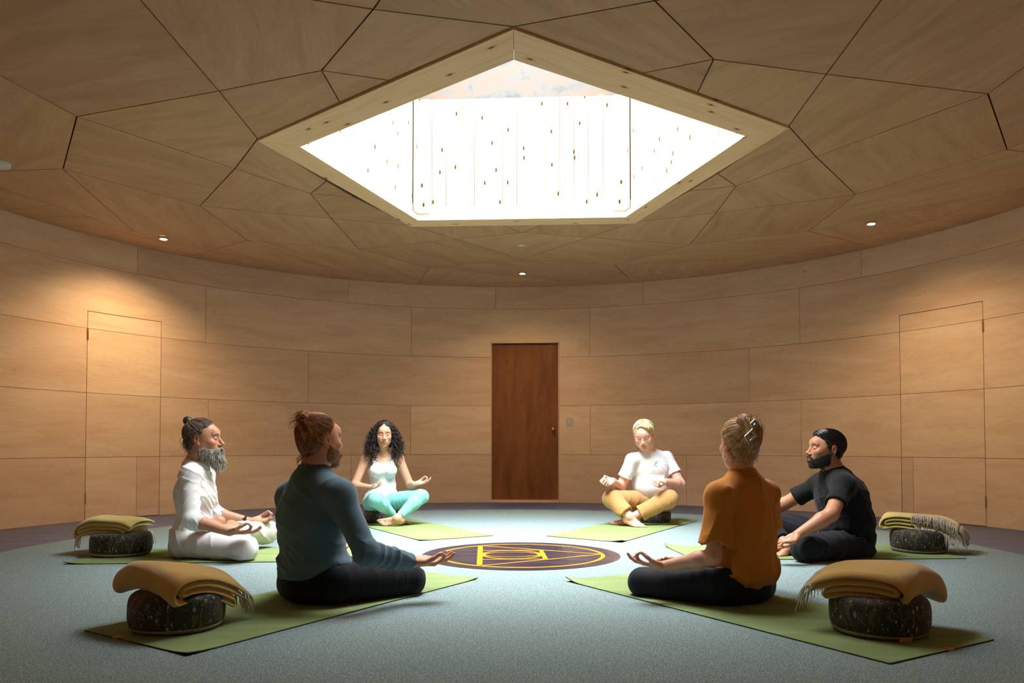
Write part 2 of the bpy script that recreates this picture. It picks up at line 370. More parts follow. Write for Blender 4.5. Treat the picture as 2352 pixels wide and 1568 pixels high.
WA = [104.71, 93.34, 81.76, 70.08, 58.35, 46.33, 34.18, 22.23, 10.2, -2, -14, -26, -38, -50, -62, -74, -86, -98, -110, -122, -134, -146, -158, -170, -185, -196.85, -208.81, -220.53, -232.3, -243.87]
ring = {0: 1, 1: 2}
W30 = [WA[1:]+[WA[0]-360]][0]
# A30[0] is the vertex at 94.3 deg
for k in range(30):
    a = W30[k]; b = W30[(k+1) % 30]
    if b > a: b -= 360
    r = RW+.010
    cpanel([v3(A30[k], Z30), v3(A30[(k+1) % 30], Z30)]+[pt(b+(a-b)*q/4, r, LZ) for q in range(5)], gap=.002)
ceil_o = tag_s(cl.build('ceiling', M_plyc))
# dark layer over the joints
cb = MB(); up = .0125
Q = [pt(a, RW+.3, LZ+up+.062) for a in W30]
for k in range(30):
    k2 = (k+1) % 30
    cb.poly([v3(A30[k], Z30+up), v3(A30[k2], Z30+up), Q[k2], Q[k]][::-1])
outer = [v3(p, Z30+up) for p in A30]
inner = [v3(PO[i], ZP+up) for i in (4, 0, 1, 2, 3)]
per = 6
for i in range(5):
    i2 = (i+1) % 5; seg = [outer[(k-5+6*i+4) % 30] for k in range(7)]
    for k in range(6): cb.poly([inner[i], seg[k+1], seg[k]] if False else [inner[i], seg[k], seg[k+1]])
    cb.poly([inner[i], seg[6], inner[i2]])
tag_s(cb.build('ceiling_backing', M_dark))

# ------------------------------------------------------------------ skylight: timber ring, boarded shaft, glass
def pine(name, c0, c1, kscale=3.2, board=None, kr=1.0):
    t = NT(name); uv = t.n('UVMap').outputs[0]
    vo = t.n('TexVoronoi', voronoi_dimensions='2D', Scale=kscale, Randomness=1.0); t.l(t.mapping(uv, (.55, 1.5, 1)), vo.inputs['Vector'])
    k = t.ramp(vo.outputs['Distance'], [(0, (.10, .05, .025) if not board else (.02, .011, .006)), (.028*kr, (.2, .11, .05) if not board else (.045, .026, .012)), (.042*kr, (.75, .62, .47)), (.10*kr, (1, 1, 1))])
    off = t.n('VectorMath', operation='SCALE', Scale=.12); nz0 = t.n('TexNoise', Scale=1.6, Detail=2.0); t.l(uv, nz0.inputs['Vector']); t.l(nz0.outputs['Color'], off.inputs[0])
    ad = t.n('VectorMath', operation='ADD'); t.l(uv, ad.inputs[0]); t.l(off.outputs[0], ad.inputs[1])
    nz = t.n('TexNoise', Scale=4., Detail=4., Roughness=.6, Distortion=.3); t.l(t.mapping(ad.outputs[0], (.35, 9, 1)), nz.inputs['Vector'])
    c = t.ramp(nz.outputs[0], [(.3, c0), (.6, c1)]); c = t.mix(1.0, c, k, 'MULTIPLY')
    if board:
        sx = t.n('SeparateXYZ'); t.l(uv, sx.inputs[0]); mu = t.n('Math', operation='DIVIDE'); t.l(sx.outputs['Y'], mu.inputs[0]); mu.inputs[1].default_value = board
        fc = t.n('Math', operation='FRACT'); t.l(mu.outputs[0], fc.inputs[0])
        g = t.ramp(fc.outputs[0], [(0, (.02, .013, .008)), (.035, (.04, .026, .015)), (.05, (1, 1, 1)), (1, (1, 1, 1))]); c = t.mix(1.0, c, g, 'MULTIPLY')
    t.l(c, t.b.inputs['Base Color']); t.b.inputs['Roughness'].default_value = .75 if board else .5; t.b.inputs['Specular IOR Level'].default_value = .1 if board else .3; return t.m
M_pine = pine('pine boards', srgb(238, 196, 146), srgb(248, 214, 170), 3.6, None, .9)
M_shaft = pine('pine lining boards', srgb(214, 186, 142), srgb(228, 202, 160), 4.6, .118, 1.5)
ZR0, ZR1 = ZP-.013, ZP+.10
for i in range(5):
    i2 = (i+1) % 5; o1, o2, n1, n2 = (v3(PO[i], 0), v3(PO[i2], 0), v3(PIN[i], 0), v3(PIN[i2], 0))
    L = (o2-o1); ln = L.length; L.normalize()
    def uvp(p, extra=0.): return (i*7.3+(p-o1).dot(L), i*3.1+(p-o1).length*0+abs((p-o1).cross(L).z)+extra)
    m = MB(); e = L*.0012
    lo = [p+Vector((0, 0, ZR0)) for p in (o1+e, o2-e, n2-e, n1+e)]; hi = [p+Vector((0, 0, ZR1)) for p in (o1+e, o2-e, n2-e, n1+e)]
    m.poly(lo[::-1] if (lo[1]-lo[0]).cross(lo[2]-lo[1]).z > 0 else lo, [uvp(p) for p in (lo[::-1] if (lo[1]-lo[0]).cross(lo[2]-lo[1]).z > 0 else lo)])
    for a, b in ((0, 1), (1, 2), (2, 3), (3, 0)): m.poly([lo[a], lo[b], hi[b], hi[a]], [uvp(lo[a]), uvp(lo[b]), uvp(hi[b], .3), uvp(hi[a], .3)])
    tag_s(m.build('trim_%d' % (i+2), M_pine))
sh = MB()
for i in range(5):
    i2 = (i+1) % 5; a, b = v3(PIN[i], 0), v3(PIN[i2], 0); c_ = sum((v3(p, 0) for p in PIN), Vector())/5
    ex = lambda p: p+(p-c_).normalized()*.006
    a, b = ex(a), ex(b); ln = (b-a).length
    z0, z1 = ZR1-.06, SKY_Z
    sh.poly([a+Vector((0, 0, z0)), b+Vector((0, 0, z0)), b+Vector((0, 0, z1)), a+Vector((0, 0, z1))], [(z0+i*9, 0), (z0+i*9, ln), (z1+i*9, ln), (z1+i*9, 0)])
    # corner boards
    d = (b-a).normalized(); nn = Vector((-d.y, d.x, 0)); nn = nn if nn.dot(c_-a) > 0 else -nn
    for q, dd in ((a, d), (b, -d)):
        p0 = q+nn*.012; p1 = q+dd*.10+nn*.012
        pts = [p0+Vector((0, 0, z0)), p1+Vector((0, 0, z0)), p1+Vector((0, 0, z1)), p0+Vector((0, 0, z1))]
        sh.poly(pts, [(z0+i*5+40, .02), (z0+i*5+40, .105), (z1+i*5+40, .105), (z1+i*5+40, .02)])
        sh.poly([p1+Vector((0, 0, z0)), p1-nn*.012+Vector((0, 0, z0)), p1-nn*.012+Vector((0, 0, z1)), p1+Vector((0, 0, z1))])
tag_s(sh.build('wall_skylight_shaft', M_shaft))
cur = MB()      # outside faces of the shaft above the roof so no light leaks into the void
kb_ = NT('weathered metal kerb'); tk = kb_.n('TexCoord'); nk_ = kb_.n('TexNoise', Scale=2.6, Detail=8., Roughness=.7, Distortion=1.2); kb_.l(kb_.mapping(tk.outputs['Object'], (1, 1, 1.8)), nk_.inputs['Vector'])
kb_.l(kb_.ramp(nk_.outputs[0], [(.30, srgb(66, 65, 62)), (.45, srgb(80, 79, 76)), (.58, srgb(94, 77, 67)), (.75, srgb(100, 99, 95))]), kb_.b.inputs['Base Color']); kb_.b.inputs['Roughness'].default_value = 1.0; kb_.b.inputs['Specular IOR Level'].default_value = 0.0
kr = MB(); cc_ = sum((v3(p, 0) for p in PIN), Vector())/5
for i in range(5):
    a, b = [p+(p-cc_).normalized()*.012 for p in (v3(PIN[i], 0), v3(PIN[(i+1) % 5], 0))]; up_ = lambda z: Vector((0, 0, z))
    kr.poly([a+up_(SKY_Z-.002), b+up_(SKY_Z-.002), b+up_(GLASS_Z), a+up_(GLASS_Z)])
tag_s(kr.build('wall_rooflight_kerb', kb_.m))
roof = MB(); roof.poly([(-7, -4, SKY_Z+.001), (-7, 12, SKY_Z+.001), (PIN[3][0]-.05, 12, SKY_Z+.001), (PIN[3][0]-.05, -4, SKY_Z+.001)])
roof.poly([(PIN[1][0]+.05, -4, SKY_Z+.001), (PIN[1][0]+.05, 12, SKY_Z+.001), (7, 12, SKY_Z+.001), (7, -4, SKY_Z+.001)])
roof.poly([(-1.4, -4, SKY_Z+.001), (-1.4, PIN[2][1]-.01, SKY_Z+.001), (1.5, PIN[2][1]-.01, SKY_Z+.001), (1.5, -4, SKY_Z+.001)])
roof.poly([(-1.4, PIN[4][1]+.01, SKY_Z+.001), (-1.4, 12, SKY_Z+.001), (1.5, 12, SKY_Z+.001), (1.5, PIN[4][1]+.01, SKY_Z+.001)])
tag_s(roof.build('roof', M_lobby))
gt = NT('weathered rooflight glass'); tcg = gt.n('TexCoord')
g1 = gt.n('TexNoise', Scale=1.7, Detail=9., Roughness=.75, Distortion=1.6); gt.l(tcg.outputs['Object'], g1.inputs['Vector'])
tr = gt.t.nodes.new('ShaderNodeBsdfTransparent'); tl = gt.t.nodes.new('ShaderNodeBsdfTranslucent'); tl.inputs[0].default_value = (.72, .73, .74, 1)
g2 = gt.n('TexNoise', Scale=.9, Detail=2.); gt.l(tcg.outputs['Object'], g2.inputs['Vector'])
gt.l(gt.ramp(g2.outputs[0], [(.4, (.86, .87, .88)), (.62, (.95, .78, .68))]), tl.inputs[0])
mx = gt.t.nodes.new('ShaderNodeMixShader'); gt.l(gt.ramp(g1.outputs[0], [(.35, (.03,)*3), (.7, (.16,)*3)]), mx.inputs[0])
gt.l(tr.outputs[0], mx.inputs[1]); gt.l(tl.outputs[0], mx.inputs[2]); gt.l(mx.outputs[0], gt.t.nodes['Material Output'].inputs[0])
gl = MB(); gl.poly([v3(p, GLASS_Z) for p in [(q[0]*1.04, 5.1+(q[1]-5.1)*1.04) for q in PIN]]); tag_s(gl.build('window_1', gt.m))

# ------------------------------------------------------------------ entrance lobby behind the camera
lb = MB(); xa, ya = 1.69, 1.07
La, Lb = pt(A_LO, RW, 0), pt(A_HI, RW, 0)
for P_, s_ in ((La, 1), (Lb, -1)):
    q = [Vector((P_.x, P_.y, 0)), Vector((P_.x, -2.2, 0)), Vector((P_.x, -2.2, 2.9)), Vector((P_.x, P_.y, 2.9))]; lb.poly(q, [(a.y, a.z) for a in q])
q = [Vector((La.x, -2.2, 0)), Vector((Lb.x, -2.2, 0)), Vector((Lb.x, -2.2, 2.9)), Vector((La.x, -2.2, 2.9))]; lb.poly(q, [(a.x, a.z) for a in q])
q = [Vector((La.x, -2.2, LZ)), Vector((Lb.x, -2.2, LZ)), Vector((Lb.x, 1.2, LZ)), Vector((La.x, 1.2, LZ))]; lb.poly(q, [(a.x, a.y) for a in q])
tag_s(lb.build('wall_front', M_ply))

# ------------------------------------------------------------------ downlights and fittings in the ceiling
M_bulb = NT('lamp glow'); M_bulb.b.inputs['Emission Color'].default_value = (1, .72, .38, 1); M_bulb.b.inputs['Emission Strength'].default_value = 45; M_bulb = M_bulb.m
def downlight(x, y, z, label, lit=True, power=14, tilt=(0, 0)):
    e = empty('downlight', (x, y, z), label, 'ceiling light', 'recessed ceiling lights'if lit else None)
    b = MB(); b.lathe((x, y, z-.004), [(.036, 0), (.047, 0), (.050, .003), (.049, .02), (.036, .02), (.036, 0)], 28)
    b.build('bezel', flat('chrome bezel', (.7, .66, .6), .25, .9) if lit else M_white, e, smooth=True, sharp=40, origin=(x, y, z))
    l = MB(); l.lathe((x, y, z-.006), [(0, 0), (.030, .001), (.037, .004), (.037, .012)], 24); l.build('bulb' if lit else 'lens', M_bulb if lit else M_white, e, origin=(x, y, z))
    if lit:
        d = bpy.data.lights.new('spot', 'SPOT'); d.energy = power; d.color = (1, .68, .36); d.spot_size = math.radians(125); d.spot_blend = 1.0; d.shadow_soft_size = .03
        o = bpy.data.objects.new('spot', d); C.objects.link(o); o.parent = e; o.location = (0, 0, -.012); 
        tl_ = Vector((x-RC[0], y-RC[1], 0)).normalized()*.30+Vector((0, 0, -1)); o.rotation_euler = tl_.to_track_quat('-Z', 'Y').to_euler()
    return e
downlight(-3.237, 7.114, 2.634, 'lit recessed spotlight in the ceiling near the left wall', power=150)
downlight(3.109, 6.626, 2.634, 'lit recessed spotlight in the ceiling near the right wall', power=105)
downlight(.116, 8.559, 2.636, 'lit recessed spotlight in the ceiling above the brown door', power=75)
s1 = MB(); zz = 2.612; s1.lathe((.09, 7.274, zz), [(0, 0), (.03, 0), (.045, .004), (.048, .012)], 28)
tag(s1.build('ceiling_disc', M_white, smooth=True, sharp=40), 'small white disc fitting on the ceiling between skylight and door', 'ceiling sensor')
s2 = MB(); s2.lathe((-3.50, 5.224, 2.62), [(0, .012), (.035, .010), (.045, .002), (.058, 0), (.064, .008), (.064, .03)], 28)
tag(s2.build('smoke_detector', M_white, smooth=True, sharp=40), 'round white detector on the ceiling at the far left edge', 'smoke detector')

# ================================================================== bodies, clothes and hair: distance fields meshed once
def rotm(yaw=0, pitch=0, roll=0):
    """yaw about Z (deg, + = towards the left), pitch + = look up, roll + = tilt to own right"""
    return np.array(Matrix.Rotation(math.radians(yaw), 3, 'Z') @ Matrix.Rotation(math.radians(pitch), 3, 'X') @ Matrix.Rotation(math.radians(roll), 3, 'Y'))
class SDF:
    def __init__(s): s.ops = []; s.post = []; s.sc = 1.0
    def _add(s, fn, c, rad, k, mode): s.ops.append((fn, np.array(c, float), float(rad), k, mode)); return s
    def cone(s, a, b, ra, rb, k=.02, mode='u', sq=None):
        ra *= s.sc; rb *= s.sc; a = np.array(a, float); b = np.array(b, float); ab = b-a; L2 = max(float(ab@ab), 1e-9)
        def fn(p):
            t = np.clip(((p-a)@ab)/L2, 0, 1); q = p-a-t[:, None]*ab
            return np.sqrt((q*q).sum(1))-(ra+(rb-ra)*t)
        return s._add(fn, (a+b)/2, math.sqrt(L2)/2+max(ra, rb), k, mode)
    def ell(s, c, r, R=None, k=.02, mode='u'):
        c = np.array(c, float); r = np.array(r, float)*s.sc
        def fn(p):
            q = p-c
            if R is not None: q = q@R
            a = q/r; k0 = np.sqrt((a*a).sum(1))+1e-9; k1 = np.sqrt(((a/r)**2).sum(1))+1e-9
            return k0*(k0-1)/k1
        return s._add(fn, c, r.max(), k, mode)
    def box(s, c, h, R=None, r=.01, k=.02, mode='u'):
        c = np.array(c, float); h = np.array(h, float)
        def fn(p):
            q = p-c
            if R is not None: q = q@R
            d = np.abs(q)-h+r
            return np.sqrt((np.maximum(d, 0)**2).sum(1))+np.minimum(d.max(1), 0)-r
        return s._add(fn, c, np.linalg.norm(h), k, mode)
    def path(s, pts, rs, k=.02, mode='u'):
        for i in range(len(pts)-1): s.cone(pts[i], pts[i+1], rs[i], rs[i+1], k if i else k, mode)
        return s
    def plane(s, p, n, k=.004):
        """keep the side n points away from"""
        p = np.array(p, float); n = np.array(n, float); n = n/np.linalg.norm(n)
        s.ops.append((lambda q: (q-p)@n, None, 0, k, 'i')); return s
    def cut(s, p, n, R, k=.004):
        """plane cut that only acts inside a ball of radius R round p"""
        p = np.array(p, float); n = np.array(n, float); n = n/np.linalg.norm(n)
        def fn(q):
            d = (q-p)@n; l = q-p-d[:, None]*n; rr = np.sqrt((l*l).sum(1))
            return np.maximum(np.maximum(-d, d-R*1.2), rr-R)
        return s._add(fn, p+n*R*.6, R*1.4, k, 's')
    def warp(s, fn): s.post.append(fn); return s
    def ev(s, P, cc=None, rad=None):
        d = np.full(len(P), 1.0)
        for fn, c, r, k, mode in s.ops:
            if cc is not None and c is not None and np.linalg.norm(cc-c) > r+rad+k+.06: continue
            v = fn(P)
            if mode == 'u':
                h = np.maximum(k-np.abs(d-v), 0)/max(k, 1e-6); d = np.minimum(d, v)-h*h*k*.25
            elif mode == 's':
                v = -v; h = np.maximum(k-np.abs(d-v), 0)/max(k, 1e-6); d = np.maximum(d, v)+h*h*k*.25
            else:
                h = np.maximum(k-np.abs(d-v), 0)/max(k, 1e-6); d = np.maximum(d, v)+h*h*k*.25
        for fn in s.post: d = d+fn(P)
        return d
    def mesh(s, vox):
        lo = np.min([c-r for _, c, r, k, m in s.ops if c is not None and m == 'u'], 0)-.03
        hi = np.max([c+r for _, c, r, k, m in s.ops if c is not None and m == 'u'], 0)+.03
        B = 12; nb = np.ceil((hi-lo)/(B*vox)).astype(int)
        g = np.stack(np.meshgrid(*[np.arange(n) for n in nb], indexing='ij'), -1).reshape(-1, 3)
        cen = lo+(g+.5)*B*vox; dc = s.ev(cen); hd = B*vox*.5*1.733*1.35+.014
        D = np.repeat(np.repeat(np.repeat(dc.reshape(nb), B, 0), B, 1), B, 2).astype(np.float32)
        li = np.stack(np.meshgrid(*[np.arange(B)]*3, indexing='ij'), -1).reshape(-1, 3)
        for bi in np.nonzero(np.abs(dc) < hd)[0]:
            o = g[bi]*B; P = lo+(o+li)*vox
            D[o[0]:o[0]+B, o[1]:o[1]+B, o[2]:o[2]+B] = s.ev(P, cen[bi]-.5*vox, hd).reshape(B, B, B)
        return surface_nets(D, lo, vox)
def surface_nets(D, lo, vox):
    D[0] = D[-1] = 1; D[:, 0] = D[:, -1] = 1; D[:, :, 0] = D[:, :, -1] = 1
    S = D < 0; n = np.array(D.shape)-1
    cnt = np.zeros(n, np.int8)
    for i in (0, 1):
        for j in (0, 1):
            for k in (0, 1): cnt += S[i:i+n[0], j:j+n[1], k:k+n[2]]
    cells = np.argwhere((cnt > 0) & (cnt < 8)); idx = -np.ones(n, np.int32); idx[tuple(cells.T)] = np.arange(len(cells))
    acc = np.zeros((len(cells), 3)); num = np.zeros(len(cells))
    corner = [np.array((i, j, k)) for i in (0, 1) for j in (0, 1) for k in (0, 1)]
    val = [D[tuple((cells+c).T)] for c in corner]
    for a in range(8):
        for b in range(a+1, 8):
            if np.abs(corner[a]-corner[b]).sum() != 1: continue
            va, vb = val[a], val[b]; m = (va < 0) != (vb < 0)
            t = np.where(m, va/np.where(m, va-vb, 1), 0)
            acc += np.where(m[:, None], corner[a]+t[:, None]*(corner[b]-corner[a]), 0); num += m
    V = lo+(cells+acc/num[:, None])*vox
    F = []
    for ax in range(3):
        e = np.zeros(3, int); e[ax] = 1; u = np.zeros(3, int); u[(ax+1) % 3] = 1; v = np.zeros(3, int); v[(ax+2) % 3] = 1
        A = S[:-1, :-1, :-1]; Bq = S[e[0]:e[0]+n[0], e[1]:e[1]+n[1], e[2]:e[2]+n[2]]
        ed = np.argwhere(A != Bq); ed = ed[(ed[:, (ax+1) % 3] > 0) & (ed[:, (ax+2) % 3] > 0)]
        ins = S[tuple(ed.T)]
        q = np.stack([idx[tuple((ed-u-v).T)], idx[tuple((ed-v).T)], idx[tuple(ed.T)], idx[tuple((ed-u).T)]], 1)
        q[~ins] = q[~ins][:, ::-1]; F.append(q)
    F = np.concatenate(F); F = F[(F >= 0).all(1)]
    return V, F
def np_object(name, V, F, mat, parent, M=None, col=None, smooth_it=0):
    """mesh object from arrays in the person's own frame; M takes that frame to the world"""
    if smooth_it:
        E = np.concatenate([F[:, [0, 1]], F[:, [1, 2]], F[:, [2, 3]], F[:, [3, 0]]])
        for _ in range(smooth_it):
            a = np.zeros_like(V); c = np.zeros(len(V))
            for i, j in ((0, 1), (1, 0)): np.add.at(a, E[:, i], V[E[:, j]]); np.add.at(c, E[:, i], 1)
            V = V*.5+.5*a/np.maximum(c, 1)[:, None]
    me = bpy.data.meshes.new(name); me.vertices.add(len(V)); me.vertices.foreach_set('co', V.astype(np.float32).ravel())
    me.loops.add(F.size); me.loops.foreach_set('vertex_index', F.astype(np.int32).ravel())
    me.polygons.add(len(F)); me.polygons.foreach_set('loop_start', np.arange(0, F.size, 4, dtype=np.int32))
    me.polygons.foreach_set('use_smooth', np.ones(len(F), bool))
    me.materials.append(mat); me.update(calc_edges=True); me.validate()
    if col is not None:
        ca = me.color_attributes.new('col', 'FLOAT_COLOR', 'POINT'); c4 = np.ones((len(V), 4), np.float32); c4[:, :3] = col; ca.data.foreach_set('color', c4.ravel())
    o = bpy.data.objects.new(name, me); C.objects.link(o); o.parent = parent
    return o
def A(*v): return np.array(v, float)

# ---- head: origin between the ears, +Y forward, +X own right, Z up
class Frame:
    def __init__(s, o, R, sc=1.0): s.o = np.array(o, float); s.R = np.array(R, float); s.s = sc
    def __call__(s, x, y, z): return s.o+s.R@A(x, y, z)*s.s
    def inv(s, P): return (P-s.o)@s.R/s.s
def head_sdf(S, f, neck_to, w=1.0, jaw=1.0, nose=1.0, neck_r=.056, chub=0.0, neck_r1=None):
    R = f.R; S.sc = f.s
    S.ell(f(0, -.014, .036), (.077*w, .096, .083), R, .0)
    S.ell(f(0, .026, -.022), (.0655*w+chub*.5, .064, .086), R, .03)
    S.ell(f(0, .050, -.074), (.043*jaw+chub, .038, .034), R, .025)
    S.ell(f(0, .071, -.098), (.021*jaw+chub*.5, .017, .016), R, .02)
    for s in (-1, 1):
        S.ell(f(s*.047*jaw, .008, -.062), (.019+chub, .036, .034), R, .025)
        S.ell(f(s*.042*w, .062, -.022), (.021, .021, .018), R, .022)
        S.cone(f(s*.012, .085, .022), f(s*.043*w, .073, .026), .0072, .0068, .014)
    S.cone(f(-.022, .074, .045), f(.022, .074, .045), .014, .014, .035)
    S.ell(f(0, .079, -.060), (.029, .020, .026), R, .016)
    for s in (-1, 1): S.ell(f(s*.031*w, .0975, .007), (.0175, .0125, .0125), R, .012, 's')
    S.cone(f(0, .083, .020), f(0, .106*nose+.002*(1-nose), -.021), .0068, .0085, .010)
    S.cone(f(0, .074, .016), f(0, .084, -.026), .0085, .0150, .012)
    S.ell(f(0, .110*nose, -.028), (.0105, .0115, .0095), R, .008)
    for s in (-1, 1):
        S.ell(f(s*.0125, .099, -.034), (.0075, .010, .0078), R, .005)
        S.ell(f(s*.0065, .106, -.0395), (.0035, .0045, .0028), R, .002, 's')
        S.ell(f(s*.031*w, .0755, .004), (.0165, .0145, .0125), R, .003)      # closed lid
        S.cone(f(s*.019*w, .0915, -.0035), f(s*.043*w, .0865, -.0015), .0012, .0012, .003, 's')
        # ear
        S.ell(f(s*.0785*w, -.020, .000), (.0075, .0185, .031), R@rotm(s*-18, 8, 0), .008)
        S.ell(f(s*.0855*w, -.015, .003), (.0055, .0095, .0175), R@rotm(s*-18, 8, 0), .004, 's')
        S.ell(f(s*.077*w, -.008, -.028), (.006, .008, .010), R, .006)
    S.path([f(-.023, .0885, -.0615), f(-.008, .0975, -.0570), f(.008, .0975, -.0570), f(.023, .0885, -.0615)], [.0028, .0052, .0052, .0028], .005)
    S.path([f(-.020, .0885, -.0665), f(0, .0965, -.0705), f(.020, .0885, -.0665)], [.003, .0062, .003], .005)
    S.path([f(-.024, .093, -.0630), f(0, .1035, -.0640), f(.024, .093, -.0630)], [.0012, .0014, .0012], .002, 's')
    S.ell(f(0, .088, -.083), (.018, .006, .004), R, .008, 's')
    S.cone(f(0, -.018, -.045), neck_to, neck_r, neck_r1 or neck_r*1.12, .03); S.sc = 1.0
def skin_colors(V, f, base, lip, brow, brow_amt=1.0, w=1.0, flush=.25, stub=None):
    """skin colours: lips, brows, lash line, pinker ears and cheeks; shade painted into nostrils and mouth line"""
    L = f.inv(V); col = np.tile(np.array(base, float), (len(V), 1))
    def blend(m, c): nonlocal col; m = np.clip(m, 0, 1)[:, None]; col = col*(1-m)+np.array(c)*m
    x, y, z = L.T; near = (np.abs(L) < .16).all(1)
    pink = np.array(base)*A(1.12, .80, .74)
    for s in (-1, 1):
        blend(near*flush*np.exp(-(((x-s*.045)/.02)**2+((z+.022)/.02)**2))*(y > .02), pink)
        blend(near*.6*(s*x > .072*w)*(y > -.05)*(y < .03)*(np.abs(z) < .04), pink)
    blend(near*flush*1.2*np.exp(-((x/.014)**2+((z+.03)/.014)**2))*(y > .085), pink)
    lipm = np.exp(-((x/.0225)**6))*np.exp(-((z+.0645)/.0088)**4)*(y > .075); blend(near*lipm*.9, lip)
    blend(near*np.exp(-((z+.0640)/.0016)**2)*(np.abs(x) < .024)*(y > .08)*.75, np.array(lip)*.35)  # shade in the parting of the lips, painted as a dark line
    for s in (-1, 1):
        bx = (s*x-.031*w)/.019; bz = z-(.0245+.004*np.cos(bx*1.2))
        blend(near*brow_amt*np.clip(1.3-np.abs(bx)**3, 0, 1)*np.exp(-(bz/.0042)**2)*(y > .05), brow)
        ex = (s*x-.031*w)/.0150; ez = z-(-.0045+.0035*ex*ex)
        blend(near*(np.abs(ex) < 1)*np.exp(-(ez/.0019)**2)*(y > .06)*.85, A(.03, .02, .015))
        blend(near*np.exp(-((s*x-.031*w)/.016)**4-((z-.004)/.012)**4)*(y > .06)*.25, np.array(base)*A(.8, .62, .55))
        blend(near*np.exp(-(((s*x-.0065)/.0035)**2+((z+.0395)/.0025)**2))*(y > .095)*.8, np.array(base)*.2)  # shade inside the nostrils, painted into the vertex colour
    if stub is not None:
        m = near*(z < -.035+np.clip((np.abs(x)-.02)*.9, 0, .05))*(y > -.01)*(1-lipm)*stub[1]; blend(m, stub[0])
    return col

# ---- hand: origin at the wrist, +X along the fingers, +Z out of the palm, thumb on side*Y
POSES = {
 # finger -> list of points after the knuckle ; thumb whole chain
 'mudra': {'i': [(.124, .027, .018), (.131, .031, .040), (.114, .036, .054)], 'm': [(.134, .010, .008), (.160, .011, .022), (.176, .011, .040)],
           'r': [(.128, -.012, .006), (.153, -.014, .018), (.170, -.015, .034)], 'p': [(.112, -.031, .006), (.131, -.035, .016), (.146, -.038, .029)],
           't': [(.018, .024, .008), (.050, .046, .018), (.080, .048, .036), (.106, .042, .053)]},
 'relax': {'i': [(.126, .028, .012), (.146, .027, .030), (.152, .024, .050)], 'm': [(.132, .010, .014), (.152, .010, .034), (.152, .009, .056)],
           'r': [(.126, -.011, .016), (.142, -.012, .038), (.138, -.012, .058)], 'p': [(.110, -.030, .016), (.122, -.032, .034), (.118, -.031, .050)],
           't': [(.018, .024, .008), (.050, .048, .016), (.080, .050, .030), (.104, .040, .040)]},
 'fist': {'i': [(.122, .027, .020), (.110, .026, .046), (.086, .025, .048)], 'm': [(.126, .009, .020), (.112, .009, .050), (.084, .009, .048)],
           'r': [(.120, -.011, .020), (.108, -.011, .048), (.082, -.010, .046)], 'p': [(.106, -.029, .018), (.098, -.028, .042), (.076, -.026, .040)],
           't': [(.018, .026, .008), (.048, .044, .022), (.076, .040, .046), (.094, .024, .058)]},
}
def hand_sdf(S, f, side, pose='mudra', s=1.0):
    P = POSES[pose]
    q = lambda p: f(p[0]*s, p[1]*side*s, p[2]*s)
    K = {'i': (.090, .027, .003), 'm': (.094, .009, .002), 'r': (.089, -.009, .002), 'p': (.080, -.027, .003)}
    r0 = {'i': .0090, 'm': .0092, 'r': .0088, 'p': .0078}
    for n, k in K.items():
        S.cone(q((.006, k[1]*.55, 0)), q(k), .0135*s, .0112*s, .012)
    S.cone(q((.03, -.020, .006)), q((.06, -.026, .006)), .0125*s, .011*s, .012)
    S.cone(q((.022, .016, .007)), q((.052, .036, .013)), .0150*s, .0125*s, .014)
    for n, k in K.items():
        c = [k]+P[n]; r = [r0[n]*1.05*s, r0[n]*.98*s, r0[n]*.90*s, r0[n]*.76*s]
        for i in range(3): S.cone(q(c[i]), q(c[i+1]), r[i], r[i+1], .0035 if i else .005)
    c = P['t']; r = [.0135*s, .0115*s, .0102*s, .0086*s]
    for i in range(3): S.cone(q(c[i]), q(c[i+1]), r[i], r[i+1], .004 if i else .01)
def hand_frame(wrist, d, n):
    d = np.array(d, float); d /= np.linalg.norm(d); n = np.array(n, float); n = n-d*(n@d); n /= np.linalg.norm(n)
    return Frame(wrist, np.stack([d, np.cross(n, d), n], 1))
# ---- foot: origin at the ankle, +X to the toes, -Z is the sole, big toe on side*Y
def foot_sdf(S, f, side, s=1.0, curl=0.0):
    q = lambda x, y, z: f(x*s, y*side*s, z*s)
    S.ell(q(-.038, 0, -.040), (.032*s, .030*s, .030*s), f.R, .02)
    S.cone(q(0, 0, -.005), q(-.03, 0, -.035), .034*s, .028*s, .02)
    S.cone(q(0, .004, -.01), q(.09, .012, -.045), .031*s, .022*s, .02)
    S.cone(q(-.02, -.012, -.045), q(.10, -.022, -.055), .024*s, .018*s, .02)
    S.cone(q(.06, .022, -.048), q(.125, .024, -.055), .020*s, .019*s, .015)
    for i, (y, l, r) in enumerate([(.027, .062, .0135), (.008, .056, .0092), (-.007, .048, .0088), (-.021, .040, .0084), (-.034, .030, .0082)]):
        b = q(.122-.008*i*(i > 0), y, -.056); m = q(.122-.008*i+l*.55, y*1.05, -.054+.004*curl); e = q(.122-.008*i+l*.95, y*1.06, -.060-.01*curl)
        S.cone(b, m, r*s*1.0, r*s*.95, .006); S.cone(m, e, r*s*.95, r*s*.92, .003)
def arm_sdf(S, sh, el, wr, r=(.047, .040, .041, .027), k=.03):
    sh, el, wr = map(np.array, (sh, el, wr))
    S.cone(sh, el, r[0], r[1], k); m = el+(wr-el)*.28; S.cone(el, m, r[1]*.96, r[2], .02); S.cone(m, wr, r[2], r[3], .02)
def leg_sdf(S, hip, kn, an, r=(.082, .056, .054, .033), k=.03):
    hip, kn, an = map(np.array, (hip, kn, an))
    S.cone(hip, kn, r[0], r[1], k); m = kn+(an-kn)*.3; S.cone(kn, m, r[1], r[2], .03); S.cone(m, an, r[2], r[3], .03)
